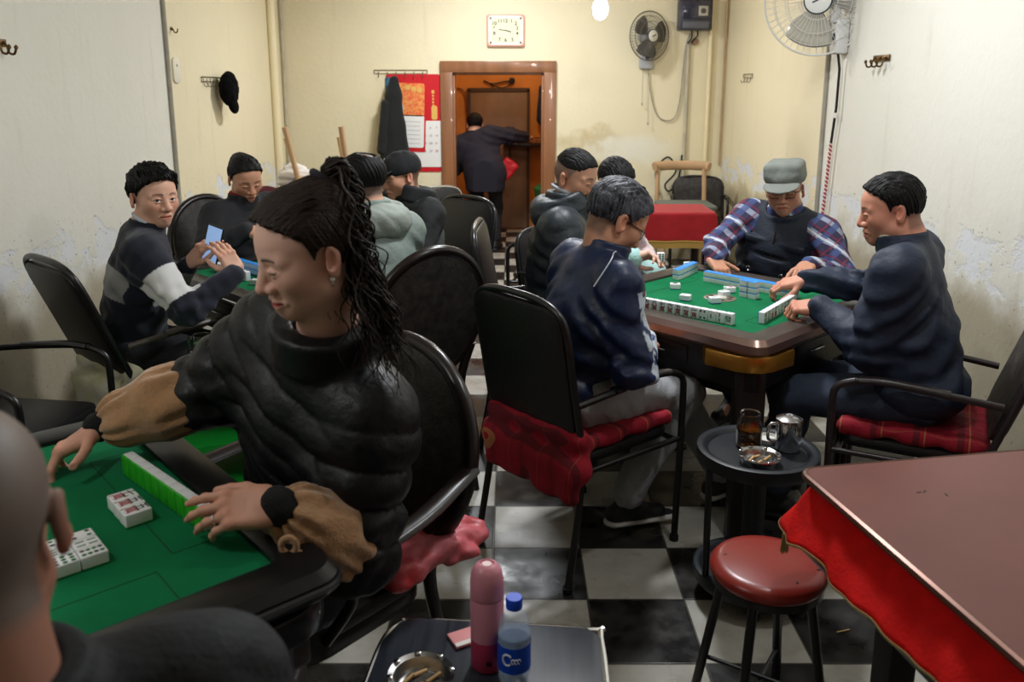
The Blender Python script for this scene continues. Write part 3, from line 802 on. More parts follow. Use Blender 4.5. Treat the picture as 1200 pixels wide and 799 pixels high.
# ---------------------------------------------------------------- mahjong tiles
TW, TH, TD = .0325, .043, .024
_tilemesh = {}
def tile_mesh(glyph, backcol, big=1.):
    key = (glyph, backcol, big)
    if key in _tilemesh: return _tilemesh[key]
    w, h, d = TW * big, TH * big, TD * big
    mw = mat('tile_ivory', (232, 234, 236), .25, spec=.5); mb = mat('tile_back_' + backcol, {'blue': (52, 140, 222), 'green': (44, 168, 30)}[backcol], .3, spec=.5)
    mk, mr, mg = mat('glyph_black', (30, 30, 44), .5), mat('glyph_red', (150, 26, 40), .5), mat('glyph_green', (20, 96, 50), .5)
    b = MB(); b.box((0, 0, 0), (w, h, d), bev=.0028, seg=3)   # face is +z, back is -z
    b.M = [1 if np.mean([b.V[i][2] for i in f]) < -d * .5 + d * .14 else 0 for f in b.F]
    # split the long side faces at the back layer
    b2 = MB(); bm = bmesh.new(); vs = [bm.verts.new(v) for v in b.V]
    for f in b.F: bm.faces.new([vs[i] for i in f])
    bmesh.ops.bisect_plane(bm, geom=bm.verts[:] + bm.edges[:] + bm.faces[:], plane_co=(0, 0, -d * .37), plane_no=(0, 0, 1)); bm.verts.index_update()
    b2.V = [tuple(v.co) for v in bm.verts]; b2.F = [tuple(v.index for v in f.verts) for f in bm.faces]; b2.M = [1 if f.calc_center_median().z < -d * .37 else 0 for f in bm.faces]; bm.free()
    if glyph:
        def put(t, size, y, mi):
            V, Fc = text_vf(t, size, 0., .0004)
            if len(V):
                c = (V.max(0) + V.min(0)) / 2; V = V - c; b2.add(V * A(1.05, 1, 1) + A(0, y, d / 2 + .0002), Fc, mi)
        def disc(x, y, r, mi): b2.add([(x + r * math.cos(a), y + r * math.sin(a), d / 2 + .0002) for a in [i * math.pi / 6 for i in range(12)]], [tuple(range(12))], mi)
        if glyph[0] == 'w': put('一二三四五六七八九'[int(glyph[1]) - 1], .0235 * big, h * .24, 2); put('萬', .0240 * big, -h * .22, 3)
        elif glyph[0] == 'd':
            n = int(glyph[1]); G = {1: [(0, 0)], 3: [(-.3, .3), (0, 0), (.3, -.3)], 4: [(-.25, .28), (.25, .28), (-.25, -.28), (.25, -.28)], 9: [(i * .32, j * .3) for i in (-1, 0, 1) for j in (-1, 0, 1)], 6: [(-.22, .3), (.22, .3), (-.22, -.05), (.22, -.05), (-.22, -.32), (.22, -.32)], 8: [(i * .22, j * .11) for i in (-1, 1) for j in (-3, -1, 1, 3)]}[n]
            for i, (gx, gy) in enumerate(G): disc(gx * w, gy * h, .0042 * big if n > 1 else .011, 4 if i % 3 else 2)
        elif glyph[0] == 'b':
            n = int(glyph[1]); G = {1: [(0, 0)], 2: [(0, .22), (0, -.22)], 4: [(-.22, .22), (.22, .22), (-.22, -.22), (.22, -.22)], 6: [(i * .26, j * .22) for i in (-1, 0, 1) for j in (-1, 1)]}[n]
            for gx, gy in G: b2.add([(gx * w + x, gy * h + y, d / 2 + .0002) for x, y in ((-.0022, -.0075), (.0022, -.0075), (.0022, .0075), (-.0022, .0075))], [(0, 1, 2, 3)], 4)
        else: put(glyph[1:], .026 * big, 0, {'z': 4, 'r': 3}[glyph[0]])
    me = raw_mesh('mahjong_tile', b2.V, b2.F, [mw, mb, mk, mr, mg], smooth=30, matidx=b2.M)
    _tilemesh[key] = me; return me
def tile(label, tbl, lx, ly, lz, pose, ang, glyph=None, back='blue', group=None, big=1., tilt=None):
    """pose: 'up' face up, 'down' back up, 'stand' upright with the face towards local direction ang (deg), 'side' on its long edge"""
    o = link('mahjong_tile', tile_mesh(glyph, back, big)); tag(o, label, 'mahjong tile', group)
    (tx, ty), ta, tz = tbl; a = rad(ta); wx = tx + lx * math.cos(a) - ly * math.sin(a); wy = ty + lx * math.sin(a) + ly * math.cos(a)
    if pose == 'up': R = rz(ta + ang); hz = TD / 2
    elif pose == 'down': R = rz(ta + ang) @ ry(180); hz = TD / 2
    elif pose == 'stand': R = rz(ta + ang + 90) @ rx(90); hz = TH / 2
    if tilt is not None: R = R @ tilt
    o.matrix_world = Matrix.Translation((wx, wy, tz + lz + hz * big)) @ Matrix(R.tolist()).to_4x4()
    return o

# ---------------------------------------------------------------- small things
def ashtray(label, x, y, z, r=.062):
    e = empty('ashtray', (x, y, z), 0, label, 'ashtray', None)
    b = MB(); b.lathe([(0, .002), (r * .72, .002), (r * .80, .008), (r * .84, .024), (r * 1.0, .028), (r * 1.02, .025), (r * .88, .018), (r * .83, 0), (0, 0)], n=40); b.build('bowl', M_STEEL, e)
    b = MB()
    for i in range(8): a = i * math.pi / 4 + .2; b.box((r * .94 * math.cos(a), r * .94 * math.sin(a), .0285), (r * .16, .012, .004), R=rz(math.degrees(a)), bev=.0015)
    b.build('rim_notch', M_CHROME, e)
    b = MB(); F = Field((-r, -r, 0), (r, r, .03), .003); F.u(ell((0, 0, .004), (r * .66, r * .6, .008)), 0); F.disp(wrinkle(.003, 120, 5)); V, Q = F.mesh()
    tag(link('ash', raw_mesh('ash', V, Q, mat('ash', (92, 86, 80), .95, var=.5, vscale=120)), e), kind=None)
    for i in range(4):
        a = i * 1.4 + .3; b = MB(); p = A(.025 * math.cos(a), .02 * math.sin(a), .013); d = A(math.cos(a * 2.3), math.sin(a * 2.3), .15) * .016
        b.tube([p - d, p + d], .0038, n=8); b.build('cigarette_butt', mat('cigarette', (206, 168, 118), .8), e)
    return e
def lathe_part(name, prof, m, parent, n=32, c=(0, 0, 0)):
    b = MB(); b.lathe(prof, c, n); return b.build(name, m, parent, smooth=45)

# ---------------------------------------------------------------- node helper
class N:
    def __init__(s, name, rough=.6):
        s.m = bpy.data.materials.new(name); s.m.use_nodes = True; s.nt = s.m.node_tree; s.b = s.nt.nodes['Principled BSDF']; s.b.inputs['Roughness'].default_value = rough
        tc = s.nt.nodes.new('ShaderNodeTexCoord'); s.P = tc.outputs['Object']
        sp = s.nt.nodes.new('ShaderNodeSeparateXYZ'); s.nt.links.new(s.P, sp.inputs[0]); s.X, s.Y, s.Z = sp.outputs
    def _in(s, node, i, v):
        if isinstance(v, (int, float)): node.inputs[i].default_value = v
        else: s.nt.links.new(v, node.inputs[i])
    def math(s, op, a, b=0., c=0.):
        n = s.nt.nodes.new('ShaderNodeMath'); n.operation = op
        for i, v in enumerate((a, b, c)): s._in(n, i, v)
        return n.outputs[0]
    def noise(s, scale, detail=5, stretch=None, rough=.55):
        v = s.P
        if stretch:
            mp = s.nt.nodes.new('ShaderNodeMapping'); mp.inputs['Scale'].default_value = stretch; s.nt.links.new(v, mp.inputs['Vector']); v = mp.outputs[0]
        n = s.nt.nodes.new('ShaderNodeTexNoise'); n.inputs['Scale'].default_value = scale; n.inputs['Detail'].default_value = detail; n.inputs['Roughness'].default_value = rough
        s.nt.links.new(v, n.inputs['Vector']); return n.outputs['Fac']
    def ramp(s, v, a, b, lo=0., hi=1.):
        n = s.nt.nodes.new('ShaderNodeMapRange'); n.interpolation_type = 'SMOOTHSTEP'; s._in(n, 'Value', v)
        for k, x in (('From Min', a), ('From Max', b), ('To Min', lo), ('To Max', hi)): n.inputs[k].default_value = x
        return n.outputs[0]
    def mix(s, f, a, b):
        n = s.nt.nodes.new('ShaderNodeMix'); n.data_type = 'RGBA'
        for k, v in (('Factor', f), ('A', a), ('B', b)):
            if isinstance(v, tuple): n.inputs[k].default_value = srgb(*v)
            elif isinstance(v, (int, float)): n.inputs[k].default_value = v
            else: s.nt.links.new(v, n.inputs[k])
        return n.outputs['Result']
    def done(s, col, bump=None, bs=.2, rough=None, dist=.01):
        s.nt.links.new(col, s.b.inputs['Base Color'])
        if rough is not None: s.nt.links.new(rough, s.b.inputs['Roughness'])
        if bump is not None:
            n = s.nt.nodes.new('ShaderNodeBump'); n.inputs['Strength'].default_value = bs; n.inputs['Distance'].default_value = dist; s.nt.links.new(bump, n.inputs['Height']); s.nt.links.new(n.outputs[0], s.b.inputs['Normal'])
        return s.m

def wall_mat(name, near, far, ysplit, peel_top, stain=None):
    n = N(name, .55); n.b.inputs['Specular IOR Level'].default_value = .35
    paint = n.mix(n.ramp(n.math('ADD', n.Y, n.math('MULTIPLY', n.noise(3), .02)), ysplit, ysplit + .03), near, far) if ysplit else n.mix(0., far, far)
    mott = n.noise(2.2, 6); paint = n.mix(n.ramp(mott, .45, .8, 0, .13), paint, tuple(int(c * .86) for c in far))
    streak = n.noise(7, 4, (1, 1, .12)); paint = n.mix(n.ramp(streak, .58, .8, 0, .18), paint, (150, 120, 72))
    # damp, peeling band above the floor
    edge = n.math('ADD', n.Z, n.math('MULTIPLY', n.math('SUBTRACT', n.noise(3.2, 6), .5), .42))
    dirty = n.ramp(edge, peel_top - .35, peel_top - .12, 1, 0)
    paint = n.mix(n.math('MULTIPLY', dirty, .75), paint, (150, 136, 104))
    pn = n.noise(5.5, 7, (1, 1, 1.6), .6)
    band = n.math('MULTIPLY', n.ramp(edge, peel_top - .22, peel_top - .17), n.ramp(edge, peel_top - .03, peel_top, 1, 0))
    pm = n.math('MULTIPLY', n.ramp(pn, .475, .51), band)
    paint = n.mix(pm, paint, (220, 222, 224))
    sp = n.math('MULTIPLY', n.ramp(n.noise(42, 3), .66, .70), n.ramp(edge, peel_top, peel_top + .15, 1, 0)); paint = n.mix(n.math('MULTIPLY', sp, .7), paint, (120, 104, 84))
    if stain:
        for (cx, cz, rx_, rz_, col, f) in stain:
            dx = n.math('DIVIDE', n.math('SUBTRACT', n.X, cx), rx_); dz = n.math('DIVIDE', n.math('SUBTRACT', n.Z, cz), rz_)
            rr = n.math('ADD', n.math('MULTIPLY', dx, dx), n.math('MULTIPLY', dz, dz)); rr = n.math('ADD', rr, n.math('MULTIPLY', n.math('SUBTRACT', n.noise(6), .5), 2.2))
            paint = n.mix(n.ramp(rr, .1, 1., f, 0), paint, col)
    return n.done(paint, n.math('ADD', n.noise(26, 5), n.math('MULTIPLY', pm, -1.2)), .25)
XL, XR, YB, YF, ZC = -2.13, 1.98, 8.0, -1.6, 2.9
WNEAR, WFAR = (224, 222, 211), (230, 219, 187)
m_wl = wall_mat('wall_paint_left', WNEAR, WFAR, 5.33, .93)
m_wr = wall_mat('wall_paint_right', WNEAR, WFAR, 5.40, 1.0)
m_wb = wall_mat('wall_paint_back', WFAR, WFAR, 0, .35, [(.75, 1.02, .42, .30, (176, 150, 96), .5), (1.15, 1.05, .55, .16, (232, 228, 212), .9), (1.75, 1.0, .5, .5, (238, 226, 188), .5), (-.95, 1.2, .6, .9, (240, 226, 186), .4)])
def struct(name, mb, m, **k): return tag(mb.build(name, m, smooth=30), kind='structure')
b = MB(); b.box((XL - .06, (YB + YF) / 2, ZC / 2), (.12, YB - YF, ZC)); struct('wall_left', b, m_wl)
b = MB(); b.box((XR + .06, (YB + YF) / 2, ZC / 2), (.12, YB - YF, ZC)); struct('wall_right', b, m_wr)
DX0, DX1, DZ = -.555, .300, 1.758
b = MB()
b.box(((XL + DX0) / 2, YB + .08, ZC / 2), (DX0 - XL, .16, ZC)); b.box(((XR + DX1) / 2, YB + .08, ZC / 2), (XR - DX1, .16, ZC)); b.box(((DX0 + DX1) / 2, YB + .08, (ZC + DZ) / 2), (DX1 - DX0, .16, ZC - DZ)); struct('wall_back', b, m_wb)
b = MB(); b.box(((XL + XR) / 2, YF - .06, ZC / 2), (XR - XL + .24, .12, ZC)); struct('wall_front', b, mat('wall_paint_front', (170, 160, 140), .7, var=.2))
b = MB(); b.box(((XL + XR) / 2, (YB + YF) / 2 + 1, ZC + .05), (XR - XL + .24, YB - YF + 2.4, .1)); struct('ceiling', b, mat('ceiling_paint', (206, 200, 184), .8, var=.12))
# chequered tile floor
n = N('floor_tiles', .35); TS = .3095
fx = n.math('MULTIPLY_ADD', n.X, 1 / TS, -.243 / TS + 100); fy = n.math('MULTIPLY_ADD', n.Y, 1 / TS, -2.415 / TS + 100)
ix, iy = n.math('FLOOR', fx), n.math('FLOOR', fy)
par = n.math('MODULO', n.math('ADD', n.math('ADD', ix, iy), 1.), 2.)
gx, gy = n.math('FRACT', fx), n.math('FRACT', fy)
edge = n.math('MINIMUM', n.math('MINIMUM', gx, n.math('SUBTRACT', 1, gx)), n.math('MINIMUM', gy, n.math('SUBTRACT', 1, gy)))
rnd = n.nt.nodes.new('ShaderNodeTexWhiteNoise'); cb = n.nt.nodes.new('ShaderNodeCombineXYZ'); n._in(cb, 0, ix); n._in(cb, 1, iy); n.nt.links.new(cb.outputs[0], rnd.inputs['Vector'])
white = n.mix(n.ramp(n.noise(9, 6), .35, .75, 0, .5), (176, 173, 164), (138, 133, 122)); white = n.mix(n.math('MULTIPLY', rnd.outputs['Value'], .22), white, (150, 146, 136))
black = n.mix(n.ramp(n.noise(14, 6), .4, .75, 0, .7), (22, 21, 21), (52, 50, 48))
tilec = n.mix(n.math('GREATER_THAN', par, .5), black, white)
dirt = n.math('MULTIPLY', n.ramp(n.noise(5, 7), .50, .72), .32); tilec = n.mix(dirt, tilec, (84, 76, 62))
grout = n.ramp(edge, .008, .018, 1, 0); tilec = n.mix(n.math('MULTIPLY', grout, .85), tilec, (50, 45, 38))
m_floor = n.done(tilec, n.math('ADD', n.math('MULTIPLY', grout, -1.), n.math('MULTIPLY', n.noise(18), .25)), .25, n.ramp(n.noise(7), .3, .7, .22, .5), dist=.004)
b = MB(); b.box(((XL + XR) / 2, (YB + YF) / 2 + 1.2, -.05), (XR - XL + .24, YB - YF + 2.6, .1)); struct('floor', b, m_floor)
for nm, x, s in (('baseboard_left', XL, 1), ('baseboard_right', XR, -1)):
    b = MB(); b.box((x + s * .006, (YB + YF) / 2, .05), (.012, YB - YF - .02, .10), bev=.003); struct(nm, b, mat('grubby_skirting', (104, 94, 78), .6, var=.35, vscale=7))

# doorway surround and the little room behind it
m_door = mat('varnished_door_wood', (152, 102, 68), .35, var=.35, vscale=5, stretch=(3, 3, .3), coat=.3)
b = MB(); fw = .115
b.box((DX0 - fw / 2 + .006, YB - .014, DZ / 2 + .0), (fw, .044, DZ + .0), bev=.006); b.box((DX1 + fw / 2 - .006, YB - .014, DZ / 2), (fw, .044, DZ), bev=.006)
b.box(((DX0 + DX1) / 2, YB - .014, DZ + .048), (DX1 - DX0 + 2 * fw - .012, .046, .105), bev=.006)
b.box((DX0 + .012, YB + .08, DZ / 2), (.024, .158, DZ), bev=.002); b.box((DX1 - .012, YB + .08, DZ / 2), (.024, .158, DZ), bev=.002); b.box(((DX0 + DX1) / 2, YB + .08, DZ - .012), (DX1 - DX0, .158, .024), bev=.002)
struct('trim_1', b, m_door)
m_or = mat('ochre_paint', (206, 128, 52), .6, var=.25, vscale=4)
YR = 9.75
b = MB(); b.box((-.13, YR + .05, ZC / 2), (2.6, .1, ZC)); struct('wall_far', b, m_or)
b = MB(); b.box((-1.35, (YR + YB) / 2 + .1, ZC / 2), (.1, YR - YB - .1, ZC)); b.box((1.1, (YR + YB) / 2 + .1, ZC / 2), (.1, YR - YB - .1, ZC)); struct('wall_side', b, m_or)
r = empty('door_1', (-.15, YR, 0)); tag(r, kind='structure')
b = MB(); b.box((0, -.02, .80), (.66, .035, 1.56), bev=.004); b.build('door_leaf', mat('grey_brown_door', (138, 106, 82), .55, var=.35, vscale=6, stretch=(1, 1, .3)), r)
b = MB(); b.box((.335, -.025, .80), (.03, .055, 1.60)); b.box((-.335, -.025, .8), (.03, .055, 1.6)); b.box((0, -.025, 1.60), (.70, .055, .04)); b.build('door_frame', mat('dark_door_frame', (70, 48, 34), .5), r)
b = MB(); b.tube([(-.27, -.04, .80), (-.27, -.085, .80), (-.2, -.085, .80)], .010); b.build('door_handle', M_STEEL, r)

# ---------------------------------------------------------------- things on the walls
def hookrail(label, loc, rot, w, n, kind='wire'):
    e = empty('coat_hook_rail', loc, rot, label, 'coat hook')   # local x along the wall, -y out of it
    b = MB()
    if kind == 'wire':
        b.tube([(-w / 2, -.006, .012), (w / 2, -.006, .012)], .003); b.tube([(-w / 2, -.006, -.02), (w / 2, -.006, -.02)], .0025)
        for i in (-1, 1): b.tube([(i * w / 2, -.006, .012), (i * w / 2, -.006, -.02)], .003)
        b.build('rail', mat('old_wire', (120, 110, 92), .4, metal=.7), e)
    else:
        b.box((0, -.005, 0), (w, .008, .032), bev=.003); b.build('rail', M_BRASSDARK, e)
    for i in range(n):
        x = -w / 2 + w * (i + .5) / n; b = MB()
        if kind == 'wire': b.tube(curve([(x, -.006, -.0), (x, -.010, -.045), (x, -.030, -.055), (x, -.036, -.035)], 4), .0028, n=6)
        else: b.tube(curve([(x, -.008, .005), (x, -.022, -.012), (x, -.030, -.040), (x, -.050, -.044), (x, -.060, -.022)], 4), .005, n=8); b.lathe([(0, .012), (.008, .004), (.008, -.004), (0, -.012)], (x, -.060, -.018), 10)
        b.build('hook', mat('old_wire', ()) if kind == 'wire' else M_BRASSDARK, e)
    return e
M_BRASSDARK = mat('dark_brass', (112, 84, 46), .35, metal=.8, var=.4, vscale=40)
hookrail('wire coat hook rail above the red calendars on the back wall', (-1.03, YB - .002, 1.765), 0, .49, 6)
hookrail('wire hook rail holding a black cap on the left wall', (XL + .002, 6.10, 1.675), 90, .40, 6)
hookrail('brass coat hook strip on the right wall', (XR - .002, 4.63, 1.765), -90, .20, 3, 'plate')
hookrail('brass double hook high on the left wall at the photo edge', (XL + .002, 3.60, 1.79), 90, .10, 2, 'plate')
hookrail('small empty metal rack on the right wall near the corner', (XR - .002, 7.22, 1.715), -90, .27, 3)
b = MB(); b.tube(curve([(0, 0, .012), (.012, 0, .010), (.022, 0, -.010), (.038, 0, -.008), (.042, 0, .012)], 4), .004); b.lathe([(0, .0), (.012, .001), (.012, .004), (0, .006)], (.003, 0, .012), 12, R=ry(90))
o = b.build('wall_hook', M_BRASSDARK); o.location = (XL + .001, 5.45, 1.96); tag(o, 'single small metal hook above the white plate on the left wall', 'hook')
e = empty('wall_plate', (XL, 5.47, 1.72), 90, 'small white plastic plate stuck on the left wall', 'plate')
b = MB(); b.prism(rrect(.11, .16, .035), 0, .012, R=rx(90), bev=.004); b.build('plate', mat('aged_white', (226, 220, 202), .5), e); b = MB(); b.lathe([(0, .004), (.008, .003), (.01, 0)], (0, -.012, .03), 12, R=rx(90)); b.build('peg', M_GREYPL, e)
# black cap on the left wall rail
e = empty('knit_hat', (XL + .085, 6.22, 1.605), 0, 'black knitted cap hanging from the wire rail on the left wall', 'cap')
F = Field((-.12, -.18, -.18), (.15, .18, .18), .005); R = rx(-25); F.u(ell((.0, 0, .0), (.062, .125, .125), R), 0); F.sub(ell((.10, .0, -.02), (.05, .09, .10), R), .02); F.disp(wrinkle(.004, 45, 2)); V, Q = F.mesh(); mb_ = mat('black_knit', (8, 8, 9), .95, spec=.1, bump=.3, bscale=250)
link('crown', raw_mesh('crown', V, Q, mb_), e)
F = Field((-.12, -.2, -.2), (.15, .2, .2), .005); F.u(ell(R @ A(.02, .06, -.10), (.030, .085, .055), R), 0); V, Q = F.mesh(); link('brim', raw_mesh('brim', V, Q, mb_), e)
# clock
e = empty('wall_clock', (-.058, YB - .002, 2.128), 0, 'rectangular wall clock with pink frame above the doorway', 'clock')
Rw = rx(90)
b = MB(); b.prism(rrect(.345, .285, .02), 0, .032, R=Rw, bev=.008); b.build('frame', mat('clock_pink', (222, 158, 142), .4), e)
b = MB(); b.prism(rrect(.318, .258, .03), .032, .035, R=Rw); b.build('bezel', mat('clock_white', (228, 224, 214), .3), e)
b = MB(); b.prism(rrect(.262, .215, .035), .035, .0365, R=Rw); b.build('dial', mat('clock_dial', (232, 228, 190), .4), e)
b = MB(); pos = {12: (0, .085), 1: (.052, .083), 2: (.093, .062), 3: (.105, .02), 4: (.105, -.025), 5: (.062, -.08), 6: (0, -.083), 7: (-.055, -.08), 8: (-.103, -.025), 9: (-.105, .018), 10: (-.1, .062), 11: (-.052, .083)}
for k, (px, pz) in pos.items():
    V, Fc = text_vf(str(k), .044, 0., .0012); V = V - (V.max(0) + V.min(0)) / 2; b = MB(); b.add((V + A(px, pz, .0372)) @ Rw.T, Fc); b.build('numeral', mat('clock_ink', (62, 56, 40), .5), e)
for nm, ang, L_, w_ in (('hour_hand', -105, .062, .008), ('minute_hand', 82, .075, .006)):
    b = MB(); b.box((0, L_ / 2 - .01, .039), (w_, L_, .002), R=None); b.V = [tuple((rz(ang) @ A(*v))) for v in b.V]; b.V = [tuple(Rw @ A(*v)) for v in b.V]; b.build(nm, mat('clock_hand', (30, 28, 26), .4), e)
for sx in (1, -1):
    for sz in (1, -1): b = MB(); b.lathe([(0, .004), (.009, .002), (.010, 0)], (sx * .137, -.035, sz * .107), 12, R=Rw); b.build('screw_cap', mat('clock_screw', (110, 60, 50), .4), e)
# calendars
m_red = mat('calendar_red', (204, 24, 36), .45, var=.1, vscale=30); m_gold = mat('calendar_gold', (222, 176, 92), .4); m_paper = mat('calendar_paper', (232, 230, 226), .6); m_ink = mat('calendar_ink', (70, 66, 82), .6); m_redp = mat('calendar_print', (226, 70, 48), .5, var=.6, vscale=45, col2=(236, 170, 90))
def calendar(label, x, z, w, h, y, pieces, tilt=0):
    e = empty('wall_calendar', (x, YB - y, z), 0, label, 'calendar', None); e.rotation_euler = (0, rad(tilt), 0)
    for nm, cx, cz, pw, ph, d, m in pieces:
        b = MB(); b.prism(rrect(pw, ph, min(.02, ph * .2)), d, d + .004, R=Rw, c=(cx, 0, cz)); b.build(nm, m, e)
    return e
e = calendar('wide red wall calendar board with a white month sheet low on it', -.92, 1.29, .5, .9, .003, [('backing', .0, .0, .50, .90, 0, m_red), ('month_sheet', .05, -.19, .44, .43, .005, m_paper), ('picture', -.23, .30, .05, .25, .005, mat('calendar_blue', (70, 120, 150), .5, var=.5, vscale=60)), ('emblem', .195, .10, .055, .13, .005, m_gold)])
b = MB()
for i, dz in enumerate((.27, .235, .205, .175, .145)): b.prism([(x_ * (1.6 if i == 0 else 1) + .185, z_ * (1.6 if i == 0 else 1) + dz + .02) for x_, z_ in rrect(.017, .020, .006)], .0045, .006, R=Rw)
b.build('gold_characters', m_gold, e)
b = MB(); day = 1
for row in range(5):
    for c_ in range(7):
        if day > 31: break
        V, Fc = text_vf(str(day), .030); b.add((V + A(-.125 + c_ * .056, -.04 - row * .072, .0105)) @ Rw.T, Fc, 1 if c_ in (0, 6) else 0); day += 1
b.build('month_numbers', [m_ink, mat('calendar_rednum', (190, 40, 50), .5)], e)
e = calendar('small red hanging calendar with white page in front of the board', -.975, 1.36, .3, .7, .012, [('backing', .0, .0, .34, .66, 0, m_red), ('picture', .0, .15, .31, .30, .005, m_redp), ('page', .02, -.14, .27, .30, .005, m_paper)], 2)
b = MB()
for i in range(6): b.box((.02, -.0105, -.05 - i * .04), (.20, .001, .004))
b.build('ruled_lines', mat('faint_ink', (176, 172, 172), .6), e)
b = MB(); b.prism(rrect(.10, .11, .03), .010, .012, R=Rw, c=(-.09, 0, .06)); b.build('silver_vignette', mat('silver_print', (190, 190, 186), .4), e)
b = MB()
for i in range(3): b.prism(rrect(.045, .045, .015), .010, .012, R=Rw, c=(.0 + i * .055, 0, .26 - .01 * i))
b.build('gold_ornaments', m_gold, e)
# black coat hanging from the rail
e = empty('hanging_coat', (-1.09, YB - .10, 1.35), 0, 'long black coat hanging over the red calendars', 'coat')
F = Field((-.26, -.14, -.66), (.26, .09, .42), .007)
F.u(caps((.01, -.01, .33), (.0, -.01, .20), .045, .075, flat=((0, 1, 0), .6)), 0); F.u(caps((.0, -.01, .2), (-.01, -.015, -.10), .075, .11, flat=((0, 1, 0), .5)), .04); F.u(caps((-.01, -.015, -.10), (.0, -.01, -.55), .115, .165, flat=((0, 1, 0), .4)), .05)
F.disp(lambda X, Y, Z: .010 * np.sin(X * 62 + 2.5 * np.sin(Z * 3)) * np.clip((.4 - Z), 0, 1) + 0 * Y); F.disp(wrinkle(.004, 18, 4)); V, Q = F.mesh(); m_coat = mat('black_coat_cloth', (19, 20, 21), .9, sheen=.15, bump=.2, bscale=200)
link('coat_body', raw_mesh('coat_body', V, Q, m_coat), e)
F = Field((-.3, -.16, -.4), (.3, .1, .3), .007); F.u(caps((-.07, -.03, .12), (-.12, -.05, -.30), .045, .042), 0); F.disp(wrinkle(.004, 30, 6)); V, Q = F.mesh(); link('sleeve', raw_mesh('sleeve', V, Q, m_coat), e)

# ---------------------------------------------------------------- pipes and trunking
def conduit(label, pts, r_, m, parts=True, flat=1.):
    b = MB(); b.tube(pts, r_, n=10, flat=flat); o = b.build('conduit', m); return tag(o, label, 'conduit')
m_pipe = mat('painted_pipe', (196, 188, 166), .5, var=.25, vscale=12); m_pipeg = mat('grey_trunking', (172, 166, 150), .5, var=.3, vscale=9)
conduit('grey vertical trunking strip on the left wall behind the man with the phone', [(XL + .012, 5.33, .02), (XL + .012, 5.33, 2.88)], .014, m_pipeg)
conduit('wide cream pipe on the left wall nearest the back corner', [(XL + .032, 7.62, .02), (XL + .032, 7.62, 2.88)], .036, mat('cream_pipe', (236, 222, 184), .5))
conduit('thin pipe running down the left back corner', [(XL + .025, YB - .03, .02), (XL + .025, YB - .03, 2.88)], .012, m_pipe)
conduit('thin tan pipe running down the right back corner', [(XR - .025, YB - .03, .9), (XR - .025, YB - .03, 2.88)], .011, mat('tan_pipe', (190, 160, 120), .5, var=.3))
conduit('white pair of pipes below the electricity meter', [(1.62, YB - .02, .75), (1.62, YB - .02, 2.02)], .018, m_pipe)
conduit('cream pipe right of the electricity meter near the corner', [(1.82, YB - .025, .75), (1.82, YB - .025, 2.88)], .020, mat('cream_pipe', ()))
conduit('grey vertical trunking strip on the right wall beside the large fan', [(XR - .012, 5.40, .02), (XR - .012, 5.40, 2.88)], .014, m_pipeg)
# twisted red and white cord with a dark upper cable under the big fan
e = empty('twisted_rope', (XR - .03, 5.10, 0), 0, 'twisted red and white cord hanging down the right wall', 'cord')
b = MB(); b.tube([(-.02, .045, 1.82), (.0, .048, 1.72), (.0, .05, 1.5), (.0, .09, 1.28)], .008, mi=0); b.build('upper_cable', M_BLACKRUB, e)
for k, m in ((0, mat('cord_red', (168, 26, 48), .6)), (1, mat('cord_white', (216, 208, 200), .6))):
    b = MB(); b.tube([(.006 * math.cos(i * 1.7 + k * math.pi), -.01 + .10 * (1 - i / 90) * 0 + .10 + .06 * i / 90 + .006 * math.sin(i * 1.7 + k * math.pi), 1.28 - .60 * i / 90) for i in range(91)], .0065, n=6); b.build('strand', m, e)
b = MB(); b.lathe([(0, 0), (.012, .005), (.012, .03), (0, .036)], (0, .05, 1.43), 12); b.build('cord_clip', M_WHITEPL, e)

